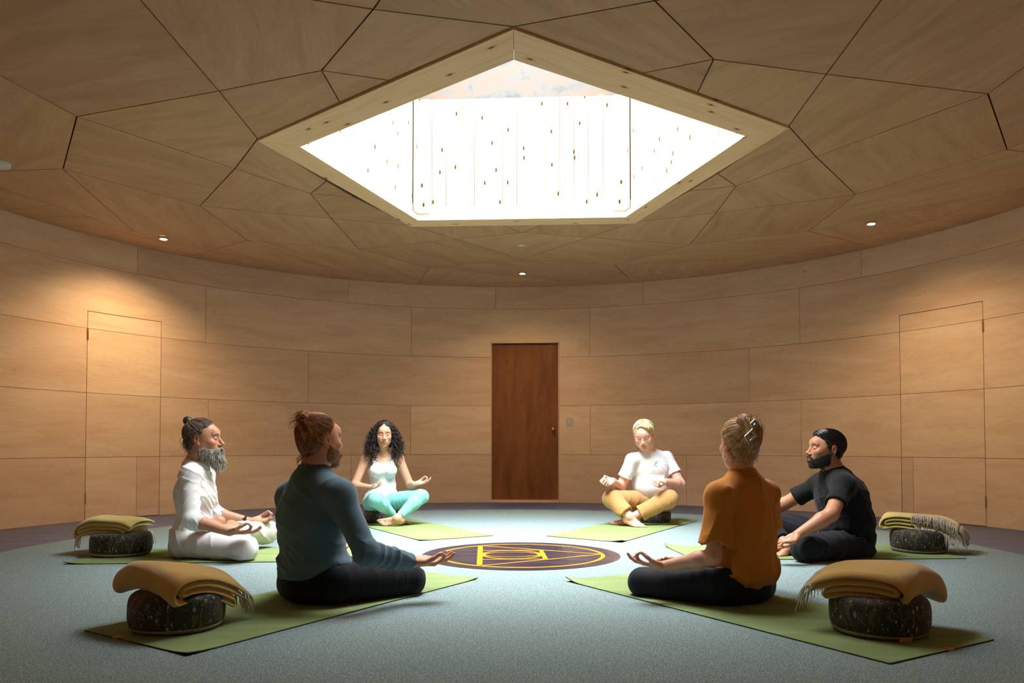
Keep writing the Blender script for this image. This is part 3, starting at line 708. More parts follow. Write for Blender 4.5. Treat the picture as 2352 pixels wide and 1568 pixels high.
def beard_base(S, f, thick, head_kw, top=(.004, -.012, .088, -.047), low=-.132, seed=1, rough=.0012):
    """a layer following the jaw: the head surface pushed out, kept under the line ear - mouth corner"""
    Hd = SDF(); head_sdf(Hd, f, f(0, -.03, -.12), neck_r=.03, **head_kw)
    S.ops.append((lambda P: Hd.ev(P)-thick, np.array(f(0, .035, -.07)), .095, .004, 'u'))
    y0, z0, y1, z1 = top; d = A(0, y1-y0, z1-z0); n = A(0, -d[2], d[1]); S.plane(f(0, y0, z0), f.R@n, .006)
    S.plane(f(0, -.004, 0), f.R@A(0, -1, .12), .006); S.plane(f(0, 0, low), f.R@A(0, 0, -1), .01)
    S.ell(f(0, .100, -.0645), (.022*f.s, .022*f.s, .0100*f.s), f.R, .003, 's')
    rn = noise3(seed, 5, 150, 320); S.warp(lambda q: rough*rn(q))
def noise3(seed, n=5, f0=20, f1=60):
    r = np.random.default_rng(seed); W = r.normal(size=(n, 3)); W /= np.linalg.norm(W, axis=1)[:, None]; W *= r.uniform(f0, f1, n)[:, None]; ph = r.uniform(0, 6.28, n)
    return lambda P: np.sin(P@W.T+ph).sum(1)/n
def ridge_folds(seed, amp, n=4, f=45, aniso=(1, 1, .3)):
    """cloth folds: a few broad swells plus thinner, gated ridges and creases"""
    r = np.random.default_rng(seed); fns = []
    for i in range(n+4):
        fine = i >= n-2
        d = r.normal(size=3)*np.array(aniso); d /= np.linalg.norm(d); fr = f*r.uniform(.6, 1.3)*(2.1 if fine else .8); ph = r.uniform(0, 6.28); wn = noise3(seed*10+i, 3, 5, 14)
        fns.append((d, fr, ph, wn, noise3(seed*20+i, 3, 7, 15), amp*(.42 if fine else .34)))
    def fn(P):
        o = 0
        for d, fr, ph, wn, en, a_ in fns:
            a = 1-np.abs(np.sin(((P@d)*fr+ph+2.6*wn(P))*.5)); o = o-a_*np.clip(en(P)*2.2-.15, 0, 1)*(a**2.2-.25)
        return o
    return fn

# ------------------------------------------------------------------ materials for people
def skin_mat(name):
    t = NT(name); a = t.n('Attribute', attribute_name='col'); tc = t.n('TexCoord')
    nz = t.n('TexNoise', Scale=60., Detail=4.); t.l(tc.outputs['Object'], nz.inputs['Vector'])
    c = t.mix(1.0, a.outputs['Color'], t.ramp(nz.outputs[0], [(.3, (.93, .90, .89)), (.7, (1.04, 1.03, 1.03))]), 'MULTIPLY')
    t.l(c, t.b.inputs['Base Color']); t.b.inputs['Roughness'].default_value = .48; t.b.inputs['Specular IOR Level'].default_value = .35
    return t.m
M_skin = skin_mat('skin')
def cloth_mat(name, c, rough=.85, weave=900, var=.10, sheen=.2, bump=.15):
    t = NT(name); tc = t.n('TexCoord')
    nz = t.n('TexNoise', Scale=14., Detail=5., Roughness=.6); t.l(tc.outputs['Object'], nz.inputs['Vector'])
    f = t.n('TexNoise', Scale=float(weave), Detail=1.); t.l(tc.outputs['Object'], f.inputs['Vector'])
    col = t.mix(nz.outputs[0], tuple(x*(1-var) for x in c), tuple(min(1, x*(1+var)) for x in c))
    t.l(col, t.b.inputs['Base Color']); t.b.inputs['Roughness'].default_value = rough; t.b.inputs['Specular IOR Level'].default_value = .15
    t.b.inputs['Sheen Weight'].default_value = sheen; t.bump(f.outputs[0], bump, .002); return t.m
def hair_mat(name, c0, c1, rough=.42):
    t = NT(name); tc = t.n('TexCoord'); nz = t.n('TexNoise', Scale=45., Detail=3.); t.l(tc.outputs['Object'], nz.inputs['Vector'])
    a = t.n('Attribute', attribute_name='tone'); m = t.n('Math', operation='MULTIPLY_ADD'); t.l(nz.outputs[0], m.inputs[0]); m.inputs[1].default_value = .6; 
    m2 = t.n('Math', operation='MULTIPLY'); t.l(a.outputs['Fac'], m2.inputs[0]); m2.inputs[1].default_value = .4; t.l(m2.outputs[0], m.inputs[2])
    t.l(t.ramp(m.outputs[0], [(.3, c0), (.7, c1)]), t.b.inputs['Base Color']); t.b.inputs['Roughness'].default_value = rough; t.b.inputs['Specular IOR Level'].default_value = .5
    return t.m

def add_strands(name, strands, mat, parent, r0=.0016, r1=.0006, n=4):
    """strands: list of point lists -> one mesh of thin tapered locks"""
    m = MB()
    for s in strands:
        s = [np.array(p, float) for p in s]; q = []
        for i in range(len(s)-1):      # Catmull-Rom
            p0, p1, p2, p3 = s[max(i-1, 0)], s[i], s[i+1], s[min(i+2, len(s)-1)]
            for t in (0, .5) if len(s) > 5 else (0, .33, .67): q.append(.5*(2*p1+(p2-p0)*t+(2*p0-5*p1+4*p2-p3)*t*t+(3*p1-p0-3*p2+p3)*t**3))
        s = q+[s[-1]]
        i0 = len(m.f); N = len(s); m.tube(s, [r0+(r1-r0)*abs(2*i/(N-1)-.6)/1.4 for i in range(N)], n)
        tn = random.random()
        for k in range(i0, len(m.f)): m.tone[k] = tn
    o = m.build(name, mat, None, smooth=True); o.parent = parent; return o

# ================================================================== the six people
def ik(a, b, l1, l2, hint):
    a = np.array(a, float); b = np.array(b, float); d = b-a; L = np.linalg.norm(d); u = d/L
    L = min(L, (l1+l2)*.999); x = (l1*l1-l2*l2+L*L)/(2*L); h = math.sqrt(max(l1*l1-x*x, 0))
    n = np.array(hint, float); n = n-u*(n@u); n /= np.linalg.norm(n); return a+u*x+n*h
def AT(x, y, Y): return np.array(at(x, y, Y))
def yawR(deg): return np.array(Matrix.Rotation(math.radians(deg), 3, 'Z'))
class Person:
    def __init__(s, base, label, vox):
        s.o = Vector((base[0], base[1], .012)); s.e = empty('person', s.o, label, 'person'); s.on = np.array(s.o); s.vox = vox
    def add(s, name, S, mat, vox=None, col=None, smooth_it=0, parent=None):
        V, F = S.mesh(vox or s.vox); c = col(V) if col else None; s.V = V
        return np_object(name, V-s.on, F, mat, parent or s.e, col=c, smooth_it=smooth_it)
    def strands(s, name, st, mat, r0=.0016, r1=.0006, n=4):
        return add_strands(name, [[np.array(p)-s.on for p in q] for q in st], mat, s.e, r0, r1, n)
def coat(P, f, n, length, seed, down=.8, ctr=(0, .02, -.06), jit=.35, lift=.0):
    """short hairs growing out of the surface meshed last"""
    r = np.random.default_rng(seed); V = P.V[r.integers(0, len(P.V), n)]; out = []
    for v in V:
        L = f.inv(v[None])[0]; o = L-A(*ctr); o /= np.linalg.norm(o)
        if o[1] < -.3: continue
        d = o*(1-down)+A(0, .12, -1)*down+r.normal(0, jit, 3)*.5; d /= np.linalg.norm(d); ln = length*r.uniform(.5, 1.25); b = r.normal(0, jit, 3)*.35
        out.append([f(*(L-o*.001)), f(*(L+d*ln*.35+o*ln*.12)), f(*(L+d*ln*.7+b*ln*.5+o*ln*.10)), f(*(L+d*ln+b*ln))])
    return out
def ell_radius(d, r): return 1/np.sqrt(((d/r)**2).sum(-1))
def swept_strands(f, H, bun, n, ctr=(0, -.016, .036), rad=(.084, .102, .089), seed=1, lift=.0, th_max=2.6, stop=.25, keep=None):
    """hair lying on the skull and running from the hairline to a knot at direction bun"""
    r = np.random.default_rng(seed); c = A(*ctr); rad = A(*rad); b = A(*bun)-c; b /= np.linalg.norm(b)
    u = np.cross(b, A(0, 0, 1.)); u /= np.linalg.norm(u); v = np.cross(b, u); out = []
    for i in range(n):
        ph = r.uniform(0, 2*PI); th = np.linspace(stop, th_max, 26); bend = r.normal(0, .05)
        D = np.cos(th)[:, None]*b+np.sin(th)[:, None]*(np.cos(ph+bend*th)[:, None]*u+np.sin(ph+bend*th)[:, None]*v)
        P = c+D*ell_radius(D, rad)[:, None]*(1+lift+r.uniform(-.012, .022))
        W = np.array([f(*p) for p in P]); d = H.ev(W); ok = d < .007
        if not ok[0]: continue
        k = len(ok) if ok.all() else int(np.argmin(ok))
        if k < 5: continue
        W = W[:k]+r.normal(0, .0006, (k, 3)); out.append(list(W[::2] if k > 8 else W))
    return out
def swirl(f, bun, ctr=(0, -.016, .036), freq=46, amp=.0016, seed=3):
    c = A(*ctr); b = A(*bun)-c; b /= np.linalg.norm(b); u = np.cross(b, A(0, 0, 1.)); u /= np.linalg.norm(u); v = np.cross(b, u); wn = noise3(seed, 4, 15, 40)
    def fn(P):
        L = f.inv(P)-c; ph = np.arctan2(L@v, L@u); w = wn(P)
        return amp*(np.sin(ph*freq+4*w)+.6*np.sin(ph*freq*2.3+7*w))*np.clip(np.hypot(L@v, L@u)/.05, 0, 1)
    return fn
def torso_sdf(S, R, pel, waist, chest, upp, g=0.0, hip=(.165, .118, .105), wst=(.140, .102, .12), cst=(.150, .108, .15), sh=None, shr=.052, belly=None, k=.05):
    a = lambda r: tuple(x+g for x in r)
    S.ell(pel, a(hip), R, .0); S.ell(waist, a(wst), R, k); S.ell(chest, a(cst), R, k)
    if belly is not None: S.ell(belly[0], a(belly[1]), R, k)
    if sh is not None:
        for q in sh: S.cone(q, upp, shr+g, shr*1.12+g, k*.9)
    S.cone(chest, upp, .07+g, .055+g, k)
def skin(base, lip, brow, f, **kw): return lambda V: skin_colors(V, f, base, lip, brow, **kw)

# ---------------------------------------------------------------- man in white on the left, sitting in full lotus, seen from his right side
def man_white():
    P = Person((-2.09, 4.97), 'bearded man in white shirt and trousers sitting in lotus, grey hair in a topknot', .0032)
    R = yawR(-90+6); Rh = R@rotm(0, -1, 0)
    pel = AT(439, 1243, 4.97); waist = AT(446, 1200, 4.97); chest = AT(449, 1135, 4.96); upp = AT(449, 1078, 4.96)
    f = Frame(AT(466, 1008, 4.94), Rh, 1.07)
    nb = AT(447, 1062, 4.955); shn, shf = AT(437, 1091, 4.785), AT(470, 1091, 5.13)
    wn, wf = AT(528, 1221, 4.66), AT(574, 1197, 5.29)
    eln = ik(shn, wn, .285, .262, (-.3, -.35, -1)); elf = ik(shf, wf, .285, .262, (-.2, .5, -1))
    hpn, hpf = AT(428, 1247, 4.87), AT(434, 1240, 5.07); kn, kf = AT(562, 1261, 4.745), AT(612, 1222, 5.36)
    an, af = AT(531, 1206, 5.05), AT(497, 1214, 4.86)
    hn, hf = hand_frame(wn, (1, -.04, -.06), (-.12, .12, 1)), hand_frame(wf, (1, .02, .02), (-.2, -.15, 1))
    fn_, ff = hand_frame(an, (-.35, .7, .05), (.2, .3, 1)), hand_frame(af, (-.55, -.82, -.25), (.15, .1, -1))
    S = SDF()
    torso_sdf(S, R, pel, waist, chest, upp, hip=(.15, .105, .10), wst=(.125, .09, .12), cst=(.14, .10, .14), sh=(shn, shf), shr=.045)
    S.sc = 1.0; head_sdf(S, f, nb, w=.94, jaw=.95, nose=1.06, neck_r=.050)
    arm_sdf(S, shn, eln, wn, (.042, .036, .038, .026)); arm_sdf(S, shf, elf, wf, (.042, .036, .038, .026))
    hand_sdf(S, hn, -1, 'mudra', 1.06); hand_sdf(S, hf, 1, 'mudra', 1.06)
    leg_sdf(S, hpn, kn, an, (.075, .052, .048, .032)); leg_sdf(S, hpf, kf, af, (.075, .052, .048, .032))
    foot_sdf(S, fn_, 1, 1.0); foot_sdf(S, ff, -1, 1.0, .5)
    base = srgb(186, 136, 106)
    S.plane((0, 0, .0135), (0, 0, -1), .008); P.add('body', S, M_skin, col=skin(base, srgb(140, 84, 68), srgb(48, 36, 28), f, w=.94, flush=.35, brow_amt=1.0))
    # shirt
    M = cloth_mat('white cotton', (.72, .71, .70), bump=.1, var=.03)
    T = SDF(); torso_sdf(T, R, AT(444, 1222, 4.97), waist, chest, upp+A(0, 0, -.004), g=.018, hip=(.142, .105, .05), wst=(.13, .098, .12), cst=(.148, .108, .14), sh=(shn, shf), shr=.046)
    T.cone(upp, nb, .062, .058, .03)
    for sh, el, wr in ((shn, eln, wn), (shf, elf, wf)):
        e2 = el+(wr-el)*.30; T.cone(sh, el, .060, .053, .035); T.cone(el, e2, .053, .045, .02)
        # pushed-up sleeve creases
        d = (wr-el); d /= np.linalg.norm(d)
        for q in (.04, .13, .21): c = el+(wr-el)*q; T.ell(c, (.052-.02*q, .052-.02*q, .010), hand_frame(c, A(0, 0, 1), d).R[:, [0, 1, 2]], .014)
        T.cut(e2, wr-el, .075); T.cone(e2-d*.015, e2+d*.05, .037, .037, .003, 's')
    T.ell(nb+A(.012, 0, .028), (.060, .062, .036), R, .01, 's')
    T.plane(AT(437, 1223, 4.97), (0.02, 0, -1)); T.warp(ridge_folds(11, .0125, 7, 50, (1, 1, .6)))
    T.cone(f(0, .055, -.17), f(0, .085, -.25), .008, .003, .006, 's')
    T.path([upp+R@A(0, .070, .02), upp+R@A(0, .105, -.03), upp+R@A(0, .125, -.07)], [.016, .010, .004], .004, 's')
    P.add('shirt', T, M)
    # trousers
    M2 = cloth_mat('off white linen trousers', (.64, .62, .60), bump=.15, var=.04)
    G = SDF(); G.ell(pel+A(.005, 0, -.02), (.175, .135, .12), R, 0); G.ell(AT(436, 1218, 4.97), (.15, .118, .05), R, .03)
    leg = ((hpn, kn, an), (hpf, kf, af))
    for h, k_, a in leg: G.cone(h, k_, .098, .076, .04); m = k_+(a-k_)*.62; G.cone(k_, m, .074, .060, .03)
    for h, k_, a in leg: m = k_+(a-k_)*.62; G.cut(m, a-k_, .07)
    G.plane((0, 0, .0135), (0, 0, -1), .012); G.cut(AT(437, 1211, 4.97), (-.03, 0, 1), .19); G.warp(ridge_folds(24, .014, 8, 40))
    P.add('trousers', G, M2)
    ds = MB(); c = pel+R@A(.10, .115, .06)-P.on
    for q in ([(0, 0, 0), (.012, -.02, .005), (.03, -.03, .006), (.03, -.05, .008), (.008, -.045, .008), (0, -.01, .008)], [(0, 0, 0), (-.004, -.03, .01), (.012, -.07, .012)]):
        ds.tube([c+A(a, -.02, b) for a, b, _ in q], .0025, 5)
    o = ds.build('drawstring', M, None, smooth=True); o.parent = P.e
    # watch on the far wrist
    wv = MB(); Rw = Matrix(hf.R[:, [1, 2, 0]]); c = wf+(elf-wf)*.10-P.on
    wv.lathe(c, [(.0295, -.009), (.0315, -.009), (.0315, .009), (.0295, .009)], 26, R=Rw); wv.box(c+Vector(hf.R@A(0, 0, -.031))*0+Vector((0, -.031, .004)), (.024, .008, .034))
    o = wv.build('wristband', flat('black rubber', (.015, .015, .017), .35), None, smooth=True, sharp=35); o.parent = P.e; o['label'] = 'black sports watch on the wrist'
    # hair
    MH = hair_mat('grey brown hair', srgb(62, 48, 36), srgb(158, 140, 118)); bun = (0, -.090, .108)
    H = SDF(); H.sc = f.s; H.ell(f(0, -.019, .036), (.0785, .100, .087), f.R, 0); H.ell(f(0, -.055, -.028), (.052, .040, .050), f.R, .03)
    H.plane(f(0, .068, .078), f.R@A(0, .80, -.60), .006); H.plane(f(0, -.008, .0), f.R@A(0, .82, -.56), .006)
    for s in (-1, 1): H.ell(f(s*.075, .045, .05), (.022, .030, .030), f.R, .01, 's'); H.cone(f(s*.088, -.020, .012), f(s*.088, -.020, -.05), .022, .026, .004, 's')
    H.ell(f(*bun), (.029, .027, .026), f.R, .006); H.warp(swirl(f, bun, amp=.0009)); H.sc = 1
    P.add('hair', H, MH, .0026)
    st = swept_strands(f, H, bun, 460, seed=4)
    rr = np.random.default_rng(5)
    for i in range(46):      # loose ends behind the ears and on the nape
        x = rr.uniform(-.06, .06); y0 = -.07+rr.uniform(-.02, .02)+abs(x)*.5
        st.append([f(x, y0-.012, .03), f(x*1.02, y0-.034+rr.uniform(-.01, .012), -.01), f(x*1.05, y0-.030+rr.uniform(-.014, .014), -.045), f(x*1.0+rr.uniform(-.01, .01), y0-.010+rr.uniform(-.016, .02), -.075-rr.uniform(0, .03))])
    for i in range(26):
        a0 = rr.uniform(0, 6.28); st.append([f(bun[0]+.029*math.cos(a0+t)*math.cos(.7*i), bun[1]+.027*math.sin(a0+t), bun[2]+.027*math.cos(a0+t)*math.sin(.7*i)) for t in np.linspace(0, 2.2, 9)])
    P.strands('hair_strands', st, MH, .0015, .0005)
    # beard
    MB_ = hair_mat('grey beard', srgb(96, 88, 78), srgb(206, 200, 188), .6)
    B = SDF(); B.sc = f.s; B.ell(f(0, .064, -.094), (.046, .044, .048), f.R, 0); B.ell(f(0, .084, -.130), (.035, .032, .048), f.R, .03); B.ell(f(0, .094, -.165), (.020, .018, .03), f.R, .02)
    B.sc = 1; beard_base(B, f, .005, dict(w=.94, jaw=.95, nose=1.06), top=(.010, -.058, .088, -.062), seed=8, rough=.0018); B.sc = f.s; B.ell(f(0, .090, -.132), (.037, .036, .050), f.R, .03)
    for s in (-1, 1):
        B.cone(f(s*.058, .022, -.056), f(s*.045, .055, -.088), .008, .02, .02); B.cone(f(s*.002, .107, -.053), f(s*.030, .092, -.078), .0095, .010, .012)
    B.sc = 1
    P.add('beard', B, MB_, .0028)
    st = coat(P, f, 1500, .030, 61, .80, jit=.30)
    for i in range(120):
        s = rr.choice((-1, 1)); x = rr.uniform(.002, .03); st.append([f(s*x*.5, .108-x*.3, -.048), f(s*x, .108-x*.4, -.058), f(s*(x+.012), .098-x*.4, -.075)])
    P.strands('beard_strands', st, MB_, .0009, .0004)
    return P

# ---------------------------------------------------------------- near left man in the teal sweatshirt, seen from behind
def man_teal():
    P = Person((-.90, 3.53), 'man with red hair in a bun, dark teal sweatshirt, sitting with his back to us', .0034)
    R = yawR(-38); f = Frame(AT(735, 1011, 3.50), yawR(-42)@rotm(0, 1, 0), 1.0)
    pel, waist, chest, upp, nb = AT(722, 1325, 3.53), AT(718, 1262, 3.52), AT(713, 1190, 3.50), AT(714, 1108, 3.49), AT(722, 1078, 3.50)
    shr, shl = AT(780, 1138, 3.385), AT(670, 1140, 3.60)
    wr, wl = AT(946, 1290, 3.52), A(-.95, 3.98, .17)
    elr = ik(shr, wr, .285, .272, (.2, -.75, -.9)); ell_ = ik(shl, wl, .285, .272, (-.25, .1, -1))
    hr, hl = AT(772, 1335, 3.45), AT(690, 1335, 3.62); kr, kl = AT(939, 1331, 3.70), A(-.97, 3.98, .09); ar, al = A(-.72, 3.90, .055), A(-.70, 3.86, .105)
    fh, gh = hand_frame(wr, (1, .30, -.03), (.02, -.30, 1)), hand_frame(wl, (.4, .9, 0), (-.1, 0, 1))
    fr_, fl_ = hand_frame(ar, (-.6, .5, 0), (0, 0, 1)), hand_frame(al, (1, -.05, .05), (0, -.5, -.8))
    S = SDF(); torso_sdf(S, R, pel, waist, chest, upp, sh=(shr, shl), shr=.045)
    head_sdf(S, f, nb, w=1.0, jaw=1.02, neck_r=.057); arm_sdf(S, shr, elr, wr, (.042, .034, .033, .028)); arm_sdf(S, shl, ell_, wl, (.042, .034, .033, .028))
    hand_sdf(S, fh, -1, 'mudra', 1.08); hand_sdf(S, gh, 1, 'mudra', 1.08)
    leg_sdf(S, hr, kr, ar, (.078, .055, .05, .033)); leg_sdf(S, hl, kl, al, (.078, .055, .05, .033)); foot_sdf(S, fr_, 1, 1.02); foot_sdf(S, fl_, -1, 1.02)
    base = srgb(205, 148, 118); S.plane((0, 0, .0135), (0, 0, -1), .008); P.add('body', S, M_skin, vox=.0034, col=skin(base, srgb(176, 108, 96), srgb(120, 72, 40), f, flush=.5))
    M = cloth_mat('dark teal jersey', srgb(82, 106, 118), bump=.12, var=.10)
    T = SDF(); torso_sdf(T, R, pel+A(0, 0, .035), waist, chest, upp+A(0, 0, -.006), g=.022, hip=(.155, .120, .075), wst=(.150, .108, .12), cst=(.160, .115, .15), sh=(shr, shl), shr=.044)
    for q in (shr, shl): T.cone(nb+A(0, 0, -.035), q+A(0, 0, .01), .050, .050, .05)
    T.cone(upp, nb+A(0, 0, -.012), .070, .062, .03); T.ell(pel+A(0, 0, .075), (.185, .148, .040), R, .03)
    for sh, el, w_ in ((shr, elr, wr), (shl, ell_, wl)):
        d = w_-el; d /= np.linalg.norm(d); e2 = w_-d*.012; T.cone(sh, el, .062, .052, .04); T.cone(el, e2-d*.06, .052, .047, .03); T.cone(e2-d*.07, e2, .043, .041, .006)
        for q, a in ((-.09, .053), (-.045, .053), (.0, .054), (.05, .051), (.10, .049), (.145, .048)):
            c = el+d*q if q > 0 else el+(el-sh)/np.linalg.norm(el-sh)*q; T.ell(c, (a, a, .011), hand_frame(c, A(.3, .2, 1), d if q > 0 else el-sh).R, .018)
        T.cut(e2, d, .06); T.cone(e2-d*.015, e2+d*.03, .0315, .0315, .003, 's')
    # collar rib and hem rib
    for k in range(14):
        a = 2*PI*k/14; b = 2*PI*(k+1)/14; q = lambda t: nb+R@A(.062*math.cos(t), .062*math.sin(t)-.004, -.004-.018*math.sin(t)); T.cone(q(a), q(b), .0105, .0105, .004)
    T.ell(nb+A(.0, 0, .032), (.058, .058, .040), R, .006, 's')
    T.plane(pel+A(0, 0, -.018), R@A(.0, .05, -1)); T.warp(ridge_folds(33, .013, 7, 36, (1, 1, .9)))
    P.add('sweatshirt', T, M, vox=.0042)
    M2 = cloth_mat('black trousers', (.012, .012, .014), bump=.1, sheen=.05)
    G = SDF(); G.ell(pel+A(0, 0, -.025), (.180, .142, .115), R, 0)
    for h, k_, a in ((hr, kr, ar), (hl, kl, al)): m = k_+(a-k_)*.78; G.cone(h, k_, .100, .074, .05); G.cone(k_, m, .072, .050, .03); G.cut(m, a-k_, .055)
    G.plane((0, 0, .0135), (0, 0, -1), .012); G.cut(pel+A(0, 0, .07), (0, 0, 1), .2); G.warp(ridge_folds(41, .006, 6, 40)); P.add('trousers', G, M2, vox=.0042)
    MH = hair_mat('auburn hair', srgb(120, 66, 32), srgb(232, 164, 98), .42); bun = (0, -.092, .098)
    H = SDF(); H.sc = f.s; H.ell(f(0, -.020, .037), (.0795, .100, .089), f.R, 0); H.ell(f(0, -.058, -.020), (.058, .044, .058), f.R, .03)
    H.plane(f(0, .073, .085), f.R@A(0, .85, -.50), .006); H.plane(f(0, -.012, .0), f.R@A(0, .86, -.50), .006)
    for s in (-1, 1): H.cone(f(s*.088, -.020, .016), f(s*.088, -.020, -.05), .023, .026, .004, 's')
    H.ell(f(*bun), (.027, .030, .026), f.R, .006); H.warp(swirl(f, bun, amp=.002)); H.sc = 1; P.add('hair', H, MH, .0026)
    st = swept_strands(f, H, bun, 420, seed=14); rr = np.random.default_rng(15)
    for i in range(60):      # messy loops of the bun
        a0 = rr.uniform(0, 6.28); q = rr.normal(0, .6, 3); r_ = rr.uniform(.022, .036); c = A(*bun)+rr.normal(0, .007, 3)
        u = np.cross(q, A(0, 0, 1.)); u /= np.linalg.norm(u); v = np.cross(q, u); v /= np.linalg.norm(v)
        st.append([f(*(c+r_*(math.cos(a0+t)*u+math.sin(a0+t)*v))) for t in np.linspace(0, 3.2, 9)])
    for i in range(14):      # stray ends sticking out backwards
        q = A(*bun)+A(rr.normal(0, .012), -.02, rr.normal(0, .012)); L = rr.uniform(.03, .055); dz = rr.uniform(-.5, .6)
        st.append([f(*(q+A(0, -L*t, dz*L*t-.02*t*t+rr.normal(0, .003)))) for t in (0, .3, .6, .85, 1)])
    for i in range(26):      # curls on the nape
        x = rr.uniform(-.045, .045); r_ = rr.uniform(.006, .014); z0 = -.055-rr.uniform(0, .02)
        st.append([f(x+r_*math.sin(t*1.1), -.082-.006*t*.4+r_*math.cos(t*1.3)*.8, z0-.0085*t) for t in np.linspace(0, rr.uniform(3, 6), 12)])
    P.strands('hair_strands', st, MH, .0014, .0005)
    B = SDF(); beard_base(B, f, .0042, dict(w=1.0, jaw=1.02), top=(.004, -.018, .088, -.060), seed=9); B.ell(f(0, .070, -.106), (.028, .024, .020), f.R, .015)
    for q in (-1, 1): B.cone(f(q*.004, .100, -.052), f(q*.028, .090, -.070), .006, .007, .01)
    P.add('beard', B, hair_mat('ginger beard', srgb(120, 66, 30), srgb(186, 118, 66), .6), .003); P.strands('beard_strands', coat(P, f, 900, .008, 62, .5), hair_mat('ginger stubble', srgb(130, 72, 34), srgb(206, 136, 80), .6), .0007, .0003)
    return P

# ---------------------------------------------------------------- near right woman in the orange T-shirt, seen from behind
def woman_orange():
    P = Person((1.04, 3.53), 'woman in oversized orange T-shirt sitting with her back to us, hair in a claw clip', .0034)
    R = yawR(35); f = Frame(AT(1697, 1022, 3.50), yawR(14)@rotm(0, 3, 0), .97)
    pel, waist, chest, upp, nb = AT(1698, 1330, 3.53), AT(1702, 1272, 3.52), AT(1706, 1200, 3.50), AT(1708, 1118, 3.50), AT(1704, 1086, 3.51)
    shl, shr = AT(1654, 1141, 3.41), AT(1757, 1137, 3.59)
    wl, wr = AT(1523, 1300, 3.50), A(1.14, 3.95, .17)
    ell_ = ik(shl, wl, .265, .245, (.25, -.55, -1)); elr = ik(shr, wr, .265, .245, (1, .1, -.6))
    hl, hr = AT(1652, 1342, 3.44), AT(1730, 1338, 3.62); kl, kr = AT(1477, 1337, 3.655), A(1.13, 3.98, .085); al, ar = A(.88, 3.86, .05), A(.86, 3.80, .098)
    gh, fh = hand_frame(wl, (-1, .22, .10), (.05, .10, 1)), hand_frame(wr, (-.2, .9, 0), (0, 0, 1))
    fl_, fr_ = hand_frame(al, (.5, .5, 0), (0, 0, 1)), hand_frame(ar, (-1, -.1, .03), (0, -.6, -.8))
    S = SDF(); torso_sdf(S, R, pel, waist, chest, upp, hip=(.160, .115, .10), wst=(.115, .085, .12), cst=(.128, .095, .14), sh=(shl, shr), shr=.040)
    head_sdf(S, f, nb, w=.95, jaw=.9, neck_r=.047); arm_sdf(S, shl, ell_, wl, (.040, .034, .036, .0235)); arm_sdf(S, shr, elr, wr, (.040, .034, .036, .0235))
    hand_sdf(S, gh, 1, 'mudra', .92); hand_sdf(S, fh, -1, 'mudra', .92)
    leg_sdf(S, hl, kl, al, (.08, .054, .048, .03)); leg_sdf(S, hr, kr, ar, (.08, .054, .048, .03)); foot_sdf(S, fl_, -1, .92); foot_sdf(S, fr_, 1, .92)
    base = srgb(214, 160, 132); S.plane((0, 0, .0135), (0, 0, -1), .008); P.add('body', S, M_skin, vox=.0034, col=skin(base, srgb(184, 104, 98), srgb(120, 86, 56), f, w=.95, flush=.6))
    M = cloth_mat('rust orange cotton', srgb(198, 124, 46), bump=.15, var=.08, sheen=.15)
    T = SDF(); torso_sdf(T, R, pel+A(0, 0, .03), waist, chest, upp+A(0, 0, -.004), g=.024, hip=(.158, .122, .08), wst=(.150, .112, .12), cst=(.142, .110, .15), sh=(shl, shr), shr=.035)
    for q in (shl, shr): T.cone(nb+A(0, 0, -.03), q+A(0, 0, .008), .040, .040, .05)
    T.cone(upp, nb, .054, .050, .03); T.ell(pel+R@A(0, -.01, .045), (.188, .150, .07), R, .04)
    for sh, el, w_ in ((shl, ell_, wl), (shr, elr, wr)):
        d = el-sh; L = np.linalg.norm(d); d /= L; e2 = sh+d*(L*.80); T.cone(sh, e2+d*.03, .060, .073, .035); T.cut(e2, d, .095); T.cone(e2-d*.030, e2+d*.05, .051, .060, .004, 's')
    for k in range(16):
        a = 2*PI*k/16; b = 2*PI*(k+1)/16; q = lambda t: nb+R@A(.055*math.cos(t), .056*math.sin(t), .002-.012*math.sin(t)); T.cone(q(a), q(b), .0085, .0085, .003)
    T.ell(nb+A(0, 0, .034), (.052, .053, .040), R, .005, 's')
    T.plane(pel+A(0, 0, -.070), R@A(.0, .20, -1), .004); T.warp(ridge_folds(51, .019, 7, 40, (1, 1, .3)))
    P.add('t_shirt', T, M, vox=.0042)
    M2 = cloth_mat('black leggings', (.013, .013, .017), rough=.7, bump=.05, sheen=.05)
    G = SDF(); G.ell(pel+A(0, 0, -.025), (.176, .136, .112), R, 0)
    for h, k_, a in ((hl, kl, al), (hr, kr, ar)): m = k_+(a-k_)*.80; G.cone(h, k_, .096, .066, .05); G.cone(k_, m, .064, .042, .03); G.cut(m, a-k_, .05)
    G.plane((0, 0, .0135), (0, 0, -1), .012); G.cut(pel+A(0, 0, .07), (0, 0, 1), .2); G.warp(ridge_folds(61, .004, 5, 50)); P.add('leggings', G, M2, vox=.0042)
    MH = hair_mat('honey blonde hair', srgb(150, 106, 58), srgb(244, 208, 150), .42)
    bun = (.0, -.090, .075)
    H = SDF(); H.sc = f.s; H.ell(f(0, -.020, .038), (.083, .102, .092), f.R, 0); H.ell(f(0, -.060, -.025), (.056, .040, .055), f.R, .03)
    H.plane(f(0, .075, .085), f.R@A(0, .85, -.50), .006); H.plane(f(0, -.010, .0), f.R@A(0, .85, -.52), .006)
    for s in (-1, 1): H.cone(f(s*.086, -.020, .012), f(s*.088, -.020, -.05), .022, .026, .004, 's')
    H.path([f(-.012, -.098, .10), f(.0, -.122, .07), f(.008, -.118, .02), f(.008, -.100, -.02)], [.034, .034, .028, .018], .016); H.ell(f(-.012, -.075, .118), (.040, .038, .030), f.R, .015)
